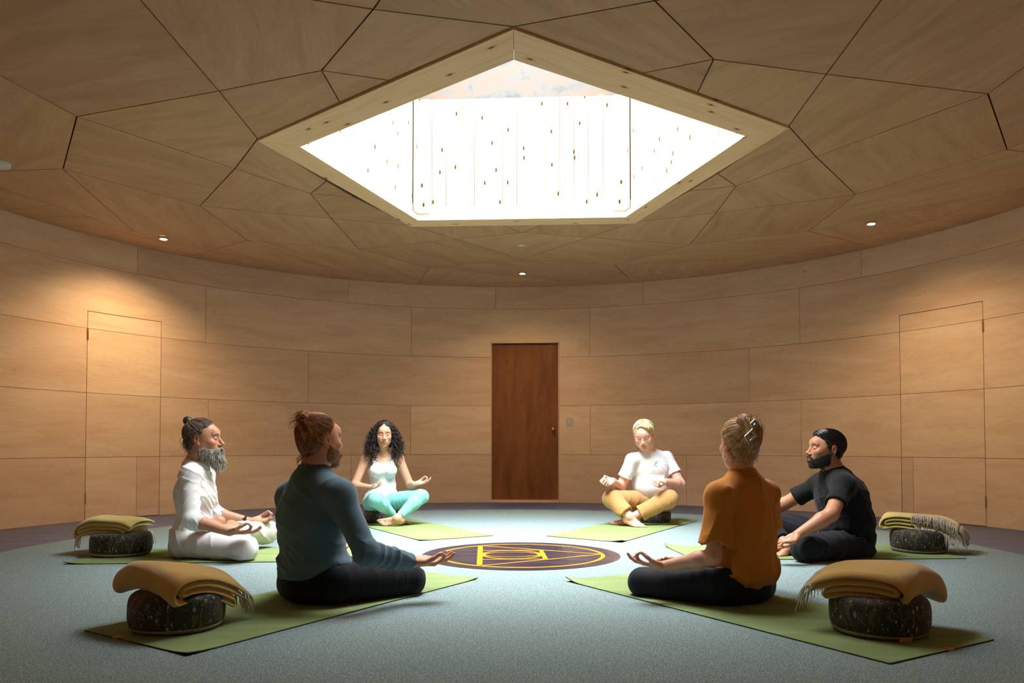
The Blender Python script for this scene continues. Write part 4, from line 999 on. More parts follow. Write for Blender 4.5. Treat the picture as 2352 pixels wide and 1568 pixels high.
    H.warp(swirl(f, bun, amp=.0011, freq=46)); H.sc = 1; P.add('hair', H, MH, .0026)
    st = swept_strands(f, H, bun, 460, seed=24, ctr=(0, -.018, .037), rad=(.087, .105, .095)); rr = np.random.default_rng(25)
    for i in range(150):     # the twist
        x0 = rr.normal(0, .016); y0 = rr.uniform(-.012, .004)
        st.append([f(-.014+x0+.012*math.sin(t*2), y0-.088-.052*math.sin(min(1, t+.25)*2.6), .128-.150*t) for t in np.linspace(rr.uniform(-.05, .25), rr.uniform(.55, 1.1), 9)])
    for i in range(30):
        s = rr.choice((-1, 1)); x = s*rr.uniform(.02, .075); r_ = rr.uniform(.003, .012)
        st.append([f(x+r_*math.sin(t*1.5), -.070+abs(x)*.5+r_*math.cos(t*1.3), -.03-.014*t) for t in np.linspace(0, rr.uniform(2.5, 4.5), 8)])
    for i in range(20):
        x = rr.uniform(-.05, .05); st.append([f(x, -.06, .12), f(x*1.1, -.07, .135+rr.uniform(0, .012)), f(x*1.2+rr.normal(0, .01), -.09, .14+rr.uniform(0, .014))])
    P.strands('hair_strands', st, MH, .0015, .0005)
    # claw clip: two open square frames on a hinge
    cm = MB(); cw = f(-.034, -.170, .070)-P.on; Rc_ = Matrix(f.R) @ Matrix.Rotation(math.radians(-42), 3, 'Y') @ Matrix.Rotation(math.radians(12), 3, 'X')
    for (ox, oz, w_, h_, t_) in ((-.018, -.012, .052, .045, .0105), (.026, .024, .030, .027, .009)):
        for dx, dz, bw, bh in ((-w_/2+t_/2, 0, t_, h_), (w_/2-t_/2, 0, t_, h_), (0, h_/2-t_/2, w_-2*t_, t_), (0, -h_/2+t_/2, w_-2*t_, t_)):
            cm.box(cw+np.array(Rc_ @ Vector((ox+dx, 0, oz+dz))), (bw, .006, bh), R=Rc_)
    cm.tube([cw+np.array(Rc_ @ Vector((.004, .006, .004))), cw+np.array(Rc_ @ Vector((.018, .006, .014)))], .005, 8)
    o = cm.build('hair_clip', flat('grey beige clip', srgb(176, 164, 148), .35), None); o.parent = P.e; o['label'] = 'grey beige square hair claw clip'
    ME = flat('silver wire', (.55, .5, .42), .25, 1.0)
    for s in (-1, 1):
        em = MB(); c = f(s*.079, -.012, -.034)-P.on
        em.tube([c, c+A(0, 0, -.014)], .0008, 5); em.lathe(c+A(0, 0, -.020), [(0, 0), (.004, .003), (.004, .006), (0, .009)], 8)
        em.tube([c+A(0, 0, -.018)+A(.009*math.sin(t)*min(1, t/2+.3) if t < PI else .009*math.sin(t), 0, -.017*(1-math.cos(t))) for t in np.linspace(0, 2*PI, 22)], .0009, 5, cap=False)
        o = em.build('earring', ME, None, smooth=True); o.parent = P.e
    return P

# ---------------------------------------------------------------- man in black on the right, leaning forward, seen from his left side
def man_black():
    P = Person((2.17, 5.0), 'dark haired bearded man in black T-shirt and black trousers sitting on the right', .0033)
    R = yawR(100)@rotm(0, -12, 0); R0 = yawR(100); f = Frame(AT(1896, 1033, 4.98), yawR(92)@rotm(0, 5, 0), 1.05)
    pel, waist, chest, upp, nb = AT(1950, 1247, 5.0), AT(1947, 1198, 5.0), AT(1934, 1146, 5.0), AT(1920, 1098, 5.0), AT(1915, 1080, 4.99)
    shl, shr = AT(1938, 1115, 4.82), AT(1884, 1112, 5.15)
    wl, wr = AT(1832, 1228, 4.62), AT(1722, 1195, 5.38)
    ell_ = ik(shl, wl, .275, .25, (.2, -.6, -.25)); elr = ik(shr, wr, .275, .25, (0, .6, -.5))
    hl, hr = AT(1952, 1252, 4.89), AT(1945, 1245, 5.11); kl, kr = AT(1851, 1257, 4.71), AT(1738, 1195, 5.30); al, ar = AT(1836, 1266, 5.05), AT(1812, 1254, 4.98)
    gh, fh = hand_frame(wl, (-.82, -.10, -.56), (-.50, -.45, .72)), hand_frame(wr, (-1, 0, -.1), (0, 0, 1))
    fl_, fr_ = hand_frame(al, (.45, .55, 0), (0, 0, 1)), hand_frame(ar, (-.85, -.5, -.1), (0, -.2, 1))
    S = SDF(); torso_sdf(S, R, pel, waist, chest, upp, sh=(shl, shr), shr=.050)
    head_sdf(S, f, nb, w=1.0, jaw=1.02, neck_r=.058); arm_sdf(S, shl, ell_, wl, (.050, .043, .044, .029)); arm_sdf(S, shr, elr, wr, (.050, .043, .044, .029))
    hand_sdf(S, gh, 1, 'mudra', 1.04); hand_sdf(S, fh, -1, 'mudra', 1.04)
    leg_sdf(S, hl, kl, al, (.08, .056, .05, .034)); leg_sdf(S, hr, kr, ar, (.08, .056, .05, .034)); foot_sdf(S, fl_, -1, 1.0); foot_sdf(S, fr_, 1, 1.0)
    base = srgb(186, 130, 98); S.plane((0, 0, .0135), (0, 0, -1), .008); P.add('body', S, M_skin, vox=.0033, col=skin(base, srgb(150, 90, 80), srgb(18, 13, 11), f, flush=.3, stub=(A(.05, .03, .022), .4)))
    M = cloth_mat('black cotton', (.009, .009, .010), bump=.1, sheen=.08)
    T = SDF(); torso_sdf(T, R, pel+A(0, 0, .02), waist, chest, upp+A(0, 0, -.004), g=.024, hip=(.160, .125, .075), wst=(.158, .135, .12), cst=(.162, .135, .15), sh=(shl, shr), shr=.048, belly=(waist+R0@A(0, .050, -.02), (.125, .11, .11)))
    for q in (shl, shr): T.cone(nb+A(0, 0, -.03), q+A(0, 0, .01), .045, .045, .05)
    T.cone(upp, nb, .064, .056, .03)
    for sh, el in ((shl, ell_), (shr, elr)):
        d = el-sh; L = np.linalg.norm(d); d /= L; e2 = sh+d*(L*.66); T.cone(sh, e2+d*.03, .061, .066, .035); T.cut(e2, d, .09); T.cone(e2-d*.02, e2+d*.05, .048, .051, .004, 's')
    T.ell(nb+R0@A(0, .014, .030), (.060, .064, .038), R, .006, 's')
    T.plane(pel+A(0, 0, -.05), R0@A(0, -.25, -1), .004); T.warp(ridge_folds(71, .009, 7, 40, (1, 1, .8)))
    P.add('t_shirt', T, M, vox=.0045)
    M2 = cloth_mat('black joggers', (.014, .014, .017), bump=.1, sheen=.08)
    G = SDF(); G.ell(pel+A(0, 0, -.03), (.182, .145, .115), R0, 0)
    for h, k_, a in ((hl, kl, al), (hr, kr, ar)): m = k_+(a-k_)*.80; G.cone(h, k_, .104, .082, .05); G.cone(k_, m, .078, .056, .03); G.cut(m, a-k_, .06)
    G.plane((0, 0, .0135), (0, 0, -1), .012); G.cut(pel+A(0, 0, .06), (0, 0, 1), .2); G.warp(ridge_folds(81, .018, 8, 48)); P.add('trousers', G, M2, vox=.0045)
    MH = hair_mat('black hair', srgb(10, 8, 8), srgb(44, 36, 33), .3)
    H = SDF(); H.sc = f.s; H.ell(f(0, -.018, .040), (.0825, .103, .090), f.R, 0); H.ell(f(0, -.058, -.018), (.058, .042, .050), f.R, .03); H.ell(f(0, .025, .088), (.060, .056, .035), f.R, .02)
    H.plane(f(0, .074, .080), f.R@A(0, .92, -.40), .006); H.plane(f(0, .004, -.005), f.R@A(0, .80, -.60), .006)
    for s in (-1, 1): H.cone(f(s*.090, -.020, .016), f(s*.090, -.020, -.05), .024, .026, .004, 's'); H.ell(f(s*.070, .062, .045), (.022, .026, .034), f.R, .01, 's')
    H.warp(swirl(f, (.03, .06, .10), freq=30, amp=.0022)); H.sc = 1; P.add('hair', H, MH, .0028)
    rr = np.random.default_rng(35); st = []
    st = swept_strands(f, H, (0, -.11, -.02), 380, seed=34, ctr=(0, -.018, .040), rad=(.085, .106, .0935), th_max=2.9, stop=.1)
    P.strands('hair_strands', st, MH, .0015, .0005)
    B = SDF(); beard_base(B, f, .0036, dict(w=1.0, jaw=1.02), top=(.002, -.014, .088, -.062), seed=19); B.ell(f(0, .074, -.104), (.024, .020, .016), f.R, .012)
    for q in (-1, 1): B.cone(f(q*.003, .103, -.050), f(q*.024, .094, -.058), .0046, .0046, .006); B.cone(f(q*.024, .094, -.058), f(q*.030, .084, -.082), .0046, .006, .008)
    P.add('beard', B, hair_mat('black beard', srgb(14, 11, 10), srgb(46, 36, 32), .75), .0028); P.strands('beard_strands', coat(P, f, 1000, .007, 63, .5), hair_mat('black stubble', srgb(10, 8, 8), srgb(40, 32, 28), .7), .0007, .0003)
    return P

# ---------------------------------------------------------------- woman with the long curls, far left, on a cushion
def woman_curls():
    P = Person((-1.16, 7.12), 'woman with long dark curls, white vest and mint leggings sitting on a cushion', .0036); P.e.location.z = .012
    R = yawR(196); f = Frame(AT(882.5, 996, 7.03), yawR(190)@rotm(0, -9, 0), .98)
    pel, waist, chest, upp, nb = AT(877, 1150, 7.12), AT(879, 1113, 7.12), AT(878, 1078, 7.11), AT(878, 1050, 7.11), AT(881, 1036, 7.10)
    shr, shl = AT(841, 1052, 7.06), AT(916, 1052, 7.12)
    wr, wl = AT(850, 1119, 6.84), AT(952, 1112, 6.92)
    elr = ik(shr, wr, .27, .245, (-.6, .3, -.5)); ell_ = ik(shl, wl, .27, .245, (.2, .5, -.8))
    hr, hl = AT(858, 1152, 7.10), AT(895, 1152, 7.10); kr, kl = AT(864, 1146, 6.74), AT(967, 1140, 6.90); ar, al = AT(908, 1187, 6.93), AT(912, 1190, 6.74)
    fh, gh = hand_frame(wr, (.62, -.35, .10), (-.35, -.35, .95)), hand_frame(wl, (.92, -.25, .14), (-.1, -.25, 1))
    fl_, fr_ = hand_frame(al, (-1, -.12, -.06), (.1, -.75, .6)), hand_frame(ar, (1, -.05, -.06), (0, .4, .9))
    S = SDF(); torso_sdf(S, R, pel, waist, chest, upp, hip=(.155, .112, .095), wst=(.112, .085, .11), cst=(.130, .095, .12), sh=(shr, shl), shr=.039)
    head_sdf(S, f, nb, w=.95, jaw=.90, neck_r=.046); arm_sdf(S, shr, elr, wr, (.042, .035, .036, .024)); arm_sdf(S, shl, ell_, wl, (.042, .035, .036, .024))
    for s in (-1, 1): S.ell(chest+R@A(s*.062, .085, -.005), (.056, .045, .055), R, .03)
    hand_sdf(S, fh, -1, 'relax', .92); hand_sdf(S, gh, 1, 'mudra', .92)
    leg_sdf(S, hr, kr, ar, (.08, .054, .048, .029)); leg_sdf(S, hl, kl, al, (.08, .054, .048, .029)); foot_sdf(S, fl_, -1, .93); foot_sdf(S, fr_, 1, .93)
    base = srgb(212, 162, 132); S.plane((0, 0, .0135), (0, 0, -1), .008); P.add('body', S, M_skin, vox=.0033, col=skin(base, srgb(170, 96, 88), srgb(60, 42, 34), f, w=.95, flush=.4, brow_amt=.8))
    M = cloth_mat('white jersey vest', (.74, .74, .76), bump=.08, var=.02)
    T = SDF(); g = .010
    T.ell(pel+A(0, 0, .045), (.158, .118, .07), R, 0); T.ell(waist, (.120, .094, .11), R, .05); T.ell(chest, (.134, .102, .12), R, .05)
    for s in (-1, 1): T.ell(chest+R@A(s*.062, .090, -.005), (.062, .050, .058), R, .03); T.path([chest+R@A(s*.075, .075, .06), chest+R@A(s*.078, .040, .125), upp+R@A(s*.075, -.02, .03)], [.024, .020, .018], .02)
    T.ell(nb+R@A(0, .085, -.035), (.062, .075, .075), R, .012, 's')
    for s in (-1, 1): T.ell(chest+R@A(s*.150, .0, .085), (.050, .09, .075), R, .010, 's')
    T.ell(nb+A(0, 0, .03), (.06, .06, .065), R, .008, 's'); T.plane(pel+A(0, 0, .035), R@A(0, .10, -1)); T.warp(ridge_folds(91, .010, 6, 60))
    P.add('vest_top', T, M)
    M2 = cloth_mat('mint leggings', srgb(128, 200, 194), rough=.6, bump=.04, var=.03)
    G = SDF(); G.ell(pel+A(0, 0, -.01), (.165, .122, .105), R, 0)
    for h, k_, a in ((hr, kr, ar), (hl, kl, al)):
        G.cone(h, k_, .088, .062, .05); q = k_+(a-k_)*.3; m = k_+(a-k_)*.88; G.cone(k_, q, .062, .056, .03); G.cone(q, m, .056, .037, .03)
    for a, k_ in ((ar, kr), (al, kl)): m = k_+(a-k_)*.86; G.cut(m, a-k_, .05)
    G.cut(pel+A(0, 0, .085), (0, 0, 1), .19); G.warp(ridge_folds(95, .007, 6, 60)); P.add('leggings', G, M2, vox=.0040)
    MH = hair_mat('dark curly hair', srgb(16, 9, 7), srgb(58, 36, 27), .55)
    H = SDF(); H.sc = f.s; H.ell(f(0, -.022, .040), (.083, .100, .088), f.R, 0)
    for s in (-1, 1): H.path([f(s*.066, -.020, .04), f(s*.098, -.014, -.04), f(s*.128, .004, -.12), f(s*.122, .030, -.20)], [.036, .042, .046, .030], .03)
    H.ell(f(0, -.065, -.06), (.095, .045, .10), f.R, .03); H.ell(f(0, .078, -.03), (.050, .070, .105), f.R, .012, 's'); H.plane(f(0, .078, .080), f.R@A(0, .9, -.42), .004)
    H.cone(f(0, .06, .05), f(0, .11, -.16), .050, .052, .010, 's'); rn = noise3(77, 6, 90, 220); H.warp(lambda q: .005*rn(q)); H.sc = 1; P.add('hair', H, MH, .0035)
    rr = np.random.default_rng(45); st = []
    for i in range(300):
        s = rr.choice((-1, 1)); back = rr.random() < .3; x0 = s*rr.uniform(.004, .05); y0 = rr.uniform(-.09, .066); a = A(x0, y0, .126-2.2*x0*x0*9-abs(y0+.01)**2*6)
        tx = s*rr.uniform(.060, .190); ty = rr.uniform(-.02, .085) if not back else rr.uniform(-.09, -.03); tz = -rr.uniform(.16, .335)+max(0, abs(tx)-.13)*1.2
        r_ = rr.uniform(.007, .014); fr = rr.uniform(40, 70); ph = rr.uniform(0, 6.28); pts = []
        mid = A(s*(.088+rr.uniform(-.006, .012)), min(y0*.6+.005, .035), .02+rr.uniform(-.02, .02))
        for t in np.linspace(0, 1, 56):
            b = (1-t)**2*a+2*t*(1-t)*(mid*1.0+A(s*.02, 0, .09))+t*t*A(tx, ty, tz); am = r_*min(1, max(0, t-.22)*2.2)
            pts.append(f(b[0]+am*math.cos(fr*t+ph), b[1]+am*math.sin(fr*t+ph), b[2]+am*.4*math.sin(fr*t*1.3+ph)))
        st.append(pts)
    P.strands('hair_curls', st, MH, .0032, .0014, 4)
    nk = MB(); c0 = nb-P.on; nk.tube([c0+R@A(.050*math.sin(t), .010+.052*math.cos(t), -.012-.040*max(0, math.cos(t))**2) for t in np.linspace(-1.9, 1.9, 20)], .0011, 5)
    o = nk.build('necklace', flat('gold chain', (.8, .6, .3), .3, 1.0), None); o.parent = P.e
    br = MB()
    for q in (.03, .045):
        br.lathe(wl+(ell_-wl)/np.linalg.norm(ell_-wl)*q-P.on, [(.0265, -.003), (.0285, 0), (.0265, .003)], 22, R=Matrix(gh.R[:, [1, 2, 0]]))
    o = br.build('bracelet', flat('green grey beads', srgb(140, 160, 150), .4), None, smooth=True); o.parent = P.e; o['label'] = 'pale green bracelet'
    return P

# ---------------------------------------------------------------- older man, far right, head bowed, on a cushion
def man_old():
    P = Person((1.30, 7.13), 'older man with pale blond hair, white T-shirt and mustard trousers, head bowed', .0036)
    R = yawR(158); Rl = R@rotm(0, -4, 0); f = Frame(AT(1479, 999, 6.97), yawR(163)@rotm(0, -25, 4), 1.03)
    pel, waist, chest, upp, nb = AT(1500, 1151, 7.16), AT(1497, 1112, 7.13), AT(1492, 1076, 7.10), AT(1491, 1046, 7.08), AT(1489, 1031, 7.06)
    shr, shl = AT(1452, 1056, 7.03), AT(1530, 1052, 7.13)
    wr, wl = AT(1407, 1104, 6.83), AT(1525, 1106, 6.84)
    elr = ik(shr, wr, .28, .26, (-.2, .3, -.8)); ell_ = ik(shl, wl, .28, .26, (.8, .3, -.6))
    hr, hl = AT(1483, 1152, 7.13), AT(1522, 1152, 7.16); kr, kl = AT(1405, 1145, 6.86), AT(1536, 1145, 6.82); ar, al = AT(1447, 1186, 6.74), AT(1454, 1187, 6.86)
    fh, gh = hand_frame(wr, (-.80, -.55, -.25), (.40, -.50, .75)), hand_frame(wl, (-.70, -.55, -.32), (-.15, -.55, .80))
    fr_, fl_ = hand_frame(ar, (.62, -.60, -.24), (.15, -.45, .85)), hand_frame(al, (-1, -.12, -.08), (0, -.45, .9))
    S = SDF(); torso_sdf(S, Rl, pel, waist, chest, upp, hip=(.165, .125, .10), wst=(.150, .120, .11), cst=(.155, .115, .13), sh=(shr, shl), shr=.048)
    head_sdf(S, f, nb, w=1.09, jaw=1.25, neck_r=.063, chub=.004); arm_sdf(S, shr, elr, wr, (.050, .044, .044, .030)); arm_sdf(S, shl, ell_, wl, (.050, .044, .044, .030))
    hand_sdf(S, fh, -1, 'fist', 1.05); hand_sdf(S, gh, 1, 'fist', 1.05)
    leg_sdf(S, hr, kr, ar, (.085, .058, .054, .035)); leg_sdf(S, hl, kl, al, (.085, .058, .054, .035)); foot_sdf(S, fr_, 1, 1.02); foot_sdf(S, fl_, -1, 1.02)
    base = srgb(226, 172, 150); S.plane((0, 0, .0135), (0, 0, -1), .008); P.add('body', S, M_skin, vox=.0033, col=skin(base, srgb(196, 122, 112), srgb(206, 176, 140), f, w=1.09, flush=.35, brow_amt=.5))
    M = cloth_mat('white cotton T-shirt', (.74, .74, .76), bump=.08, var=.02)
    T = SDF(); torso_sdf(T, Rl, pel+A(0, 0, .03), waist, chest, upp+A(0, 0, -.004), g=.020, hip=(.165, .130, .075), wst=(.162, .128, .11), cst=(.160, .118, .13), sh=(shr, shl), shr=.037, belly=(waist+R@A(0, .045, -.01), (.125, .105, .10)))
    T.cone(upp, nb, .066, .060, .03)
    for sh, el in ((shr, elr), (shl, ell_)):
        d = el-sh; L = np.linalg.norm(d); d /= L; e2 = sh+d*(L*.62); T.cone(sh, e2+d*.03, .057, .068, .035); T.cut(e2, d, .09); T.cone(e2-d*.02, e2+d*.05, .048, .053, .004, 's')
    T.ell(nb+R@A(0, .030, .018), (.064, .066, .050), R, .006, 's'); T.plane(pel+A(0, 0, -.0), R@A(0, .25, -1)); T.warp(ridge_folds(101, .012, 7, 46, (.7, .7, 1.2)))
    P.add('t_shirt', T, M)
    # small chest print: a leaping figure in blue and green
    q0 = chest+R@A(-.078, .0, .045)
    def surf(u, v):
        lo, hi = .02, .26; o0 = q0+R@A(u, 0, v)
        for _ in range(22):
            m_ = (lo+hi)/2; d_ = T.ev((o0+R@A(0, m_, 0))[None])[0]
            if d_ < 0: lo = m_
            else: hi = m_
        return o0+R@A(0, hi+.0015, 0)-P.on
    for nm, col, segs in (('blue_print', srgb(40, 120, 190), [[(0, 0), (.004, -.012), (.014, -.022)], [(0, 0), (-.010, -.016), (-.010, -.026)], [(0, 0), (.001, .012)], [(.001, .008), (.014, .012)]]), ('green_print', srgb(150, 200, 60), [[(0, .010), (-.014, .020), (-.010, .030)], [(.002, .012), (.016, .026)], [(0, .016), (.001, .030)]])):
        pm = MB()
        for sg in segs: pm.tube([surf(-a, b) for a, b in sg], .0026, 6)
        o = pm.build(nm, flat(nm, col, .7), None); o.parent = P.e; o['label'] = 'small %s motif on the shirt' % nm.split('_')[0]
    M2 = cloth_mat('mustard cotton trousers', srgb(186, 142, 88), bump=.2, var=.07)
    G = SDF(); G.ell(pel+A(0, 0, -.012), (.180, .142, .112), R, 0)
    for h, k_, a in ((hr, kr, ar), (hl, kl, al)):
        G.cone(h, k_, .102, .080, .05); m = k_+(a-k_)*.86; G.cone(k_, m, .078, .072, .03); d = a-k_; d /= np.linalg.norm(d)
        G.cone(m-d*.03, m+d*.06, .046, .056, .004, 's')
    for h, k_, a in ((hr, kr, ar), (hl, kl, al)): G.cut(k_+(a-k_)*.80, a-k_, .085)
    G.cut(pel+A(0, 0, .07), R@A(0, .1, 1), .2); G.warp(ridge_folds(103, .013, 8, 44)); P.add('trousers', G, M2, vox=.0042)
    dc = MB(); c = pel+R@A(0, .150, .045)-P.on; dc.tube([c, c+R@A(.002, .010, -.03), c+R@A(.004, .004, -.075)], .0035, 6); o = dc.build('drawstring', M2, None); o.parent = P.e
    MH = hair_mat('pale blond hair', srgb(196, 172, 124), srgb(244, 230, 190), .4)
    H = SDF(); H.sc = f.s; H.ell(f(0, -.020, .040), (.091, .102, .090), f.R, 0); H.ell(f(0, -.058, -.015), (.064, .042, .045), f.R, .03); H.ell(f(-.02, .045, .090), (.062, .040, .032), f.R, .02)
    H.plane(f(0, .080, .080), f.R@A(0, .93, -.36), .006); H.plane(f(0, .006, .0), f.R@A(0, .80, -.60), .006)
    H.ell(f(.008, .092, .066), (.056, .050, .054), f.R, .008, 's')
    for s in (-1, 1): H.cone(f(s*.099, -.020, .012), f(s*.099, -.020, -.05), .024, .026, .004, 's')
    H.warp(swirl(f, (-.02, -.05, .12), freq=26, amp=.0022)); H.sc = 1; P.add('hair', H, MH, .0030)
    rr = np.random.default_rng(55); st = []
    for i in range(420):
        s = rr.choice((-1, 1)); y0 = rr.uniform(-.09, .055); sx = .012+rr.uniform(-.004, .004); c_ = A(0, -.018, .040); rad = A(.095, .106, .094)
        th0, th1 = rr.uniform(0, .35), rr.uniform(.7, 1.35); pts = []
        for t in np.linspace(th0, th1, 8):
            D = A(s*math.sin(t), 0, math.cos(t)); D[1] = y0/.1*(1-.15*t)+.20*(t-th0)*(y0 > 0); D /= np.linalg.norm(D); D = D
            pts.append(f(*(c_+D*ell_radius(D, rad)*(1+rr.uniform(-.002, .006)+.01*(i % 3)))))
        if H.ev(np.array(pts)).max() < .013: st.append(pts)
    P.strands('hair_strands', st, MH, .0016, .0006)
    rg = MB(); rg.lathe(gh(.094*1.05, -.012, .012)-P.on, [(.0098, -.002), (.0112, -.002), (.0112, .002), (.0098, .002)], 16, R=Matrix(gh.R[:, [1, 2, 0]])); o = rg.build('ring', M_brass, None, smooth=True); o.parent = P.e; o['label'] = 'gold ring on the left hand'
    return P

man_white(); man_teal(); woman_orange(); man_black(); woman_curls(); man_old()

# ================================================================== mats, cushions, blankets, floor emblem
def V2(a, b): return Vector((a, b))
def mat_material():
    t = NT('green rubber mat'); tc = t.n('TexCoord')
    nz = t.n('TexNoise', Scale=2.2, Detail=4., Roughness=.6); t.l(t.mapping(tc.outputs['Object'], (1, 3, 1)), nz.inputs['Vector'])
    t.l(t.ramp(nz.outputs[0], [(.3, srgb(116, 134, 80)), (.55, srgb(132, 148, 94)), (.75, srgb(152, 164, 110))]), t.b.inputs['Base Color']); t.b.inputs['Roughness'].default_value = .75
    t.b.inputs['Specular IOR Level'].default_value = .25; f = t.n('TexNoise', Scale=500.); t.l(tc.outputs['Object'], f.inputs['Vector']); t.bump(f.outputs[0], .15, .002); return t.m
M_mat = mat_material(); M_matb = flat('dark green mat underside', (.012, .018, .012), .8); M_tan = flat('tan leather tag', srgb(190, 124, 76), .6)
def yoga_mat(a, b, c, label, curl=(0, 0, 0, 0), tagpos=None):
    """a, b = corners of one short end, c = the corner joined to b along the long side"""
    a, b, c = Vector((*a, 0)), Vector((*b, 0)), Vector((*c, 0)); d = a+(c-b); o = (a+b+c+d)/4
    e = empty('yoga_mat', o, label, 'yoga mat', 'green yoga mats laid out in a circle'); nx, ny = 24, 60; cn = [a, b, c, d]
    top, bot = MB(), MB(); Z0 = .0065
    def P(i, j, dz):
        u, v = i/nx, j/ny; p = (a*(1-u)+b*u)*(1-v)+(d*(1-u)+c*u)*v; z = Z0
        for k, q in enumerate(cn):
            r = (p-q).length; z += curl[k]*max(0, 1-r/.14)**2
        return Vector((p.x, p.y, z+dz))-o
    for mb, z0, z1 in ((top, .0028, .0052), (bot, 0, .0028)):
        vs = [P(i, j, z1) for j in range(ny+1) for i in range(nx+1)]+[P(i, j, z0) for j in range(ny+1) for i in range(nx+1)]; K = (nx+1)*(ny+1); fs = []
        for j in range(ny):
            for i in range(nx): q = j*(nx+1)+i; f_ = (q, q+1, q+nx+2, q+nx+1); fs.append(f_); fs.append(tuple(K+t for t in f_[::-1]))
        for i in range(nx): fs += [(i+1, i, K+i, K+i+1), (ny*(nx+1)+i, ny*(nx+1)+i+1, K+ny*(nx+1)+i+1, K+ny*(nx+1)+i)]
        for j in range(ny): q = j*(nx+1); fs += [(q, q+nx+1, K+q+nx+1, K+q), (q+nx+nx+1, q+nx, K+q+nx, K+q+nx+nx+1)]
        mb.raw(vs, fs)
    for mb, nm, m in ((top, 'top_surface', M_mat), (bot, 'underside', M_matb)):
        ob = mb.build(nm, m, None, smooth=True, sharp=40); ob.parent = e
    if tagpos is not None:
        p = a.lerp(b, tagpos)-o; dr = (b-a).normalized(); n_ = Vector((-dr.y, dr.x, 0)); n_ = n_ if n_.dot(p) > 0 else -n_
        tg = MB(); R_ = Matrix((dr, n_, Vector((0, 0, 1)))).transposed(); tg.box(p+Vector((0, 0, Z0+.0058))-n_*.008, (.032, .024, .0012), R=R_); tg.box(p+Vector((0, 0, Z0+.003))+n_*.004, (.032, .0015, .006), R=R_)
        ob = tg.build('leather_tag', M_tan, None); ob.parent = e
    return e
yoga_mat((-1.63, 2.96), (-1.09, 2.61), (-.18, 4.11), 'green yoga mat under the man in the teal sweatshirt', (0, .008, .006, 0), .33)
yoga_mat((1.75, 2.82), (1.22, 2.51), (.28, 4.05), 'green yoga mat under the woman in the orange T-shirt', (0, 0, .02, 0), .45)
yoga_mat((-2.72, 5.27), (-2.67, 4.61), (-.90, 4.74), 'green yoga mat under the bearded man in white', (0, .012, 0, 0))
yoga_mat((-.15, 6.08), (-.68, 5.75), (-1.60, 7.30), 'green yoga mat under the woman with long curls', (0, .006, 0, 0))
yoga_mat((.27, 6.05), (.80, 5.65), (1.74, 7.28), 'green yoga mat under the older man in mustard trousers', (0, .016, 0, 0))
yoga_mat((1.07, 5.44), (1.13, 4.79), (2.84, 4.84), 'green yoga mat under the man in black', (.022, 0, 0, 0))

def floral():
    t = NT('dark floral cotton'); tc = t.n('TexCoord'); ob = tc.outputs['Object']
    w1 = t.n('TexNoise', Scale=9., Detail=2.); t.l(ob, w1.inputs['Vector']); wa = t.n('VectorMath', operation='SCALE', Scale=.06); t.l(w1.outputs['Color'], wa.inputs[0])
    ad = t.n('VectorMath', operation='ADD'); t.l(ob, ad.inputs[0]); t.l(wa.outputs[0], ad.inputs[1]); v = ad.outputs[0]
    base = t.ramp(w1.outputs[0], [(.35, srgb(24, 18, 15)), (.65, srgb(36, 34, 24))])
    st = t.n('TexNoise', Scale=60., Detail=2., Distortion=.6); t.l(t.mapping(v, (1, 1, .16)), st.inputs['Vector'])
    c = t.mix(t.ramp(st.outputs[0], [(.60, (0, 0, 0)), (.65, (1, 1, 1)), (.69, (0, 0, 0))]), base, srgb(112, 92, 40))
    for k_, (n1, lo_) in enumerate(((48, .50), (85, .54))):
        sx2 = t.n('TexNoise', Scale=float(n1), Detail=1., Distortion=1.2); t.l(t.mapping(v, (1, 1, .10+.12*k_), (0, 0, .7*k_)), sx2.inputs['Vector'])
        c = t.mix(t.ramp(sx2.outputs[0], [(lo_, (0, 0, 0)), (lo_+.015, (.8, .8, .8)), (lo_+.035, (0, 0, 0))]), c, (srgb(104, 84, 44), srgb(66, 84, 56))[k_])
    for sc_, th, col, mp in ((34, .34, srgb(74, 92, 62), (1, 1, .45)), (30, .26, srgb(134, 158, 168), (1.5, 1.5, .9)), (52, .26, srgb(128, 48, 50), (1, 1, .8)), (46, .22, srgb(70, 80, 110), (1, 1, .6)), (95, .27, srgb(190, 172, 132), (1, 1, 1))):
        vo = t.n('TexVoronoi', Scale=float(sc_)); t.l(t.mapping(v, mp, (0, 0, sc_*.3)), vo.inputs['Vector'])
        pres = t.n('SeparateXYZ'); t.l(vo.outputs['Color'], pres.inputs[0])
        m1 = t.ramp(vo.outputs['Distance'], [(th*.8, (1, 1, 1)), (th, (0, 0, 0))]); m2 = t.ramp(pres.outputs['X'], [(.56 if sc_ < 90 else .74, (0, 0, 0)), (.60 if sc_ < 90 else .76, (1, 1, 1))])
        c = t.mix(t.mix(1.0, m1, m2, 'MULTIPLY'), c, tuple(q*.75 for q in col))
    t.l(c, t.b.inputs['Base Color']); t.b.inputs['Roughness'].default_value = .7; t.b.inputs['Sheen Weight'].default_value = .1; return t.m
M_floral = floral(); M_canvas = flat('beige canvas base', srgb(150, 138, 112), .85, noise=.1)
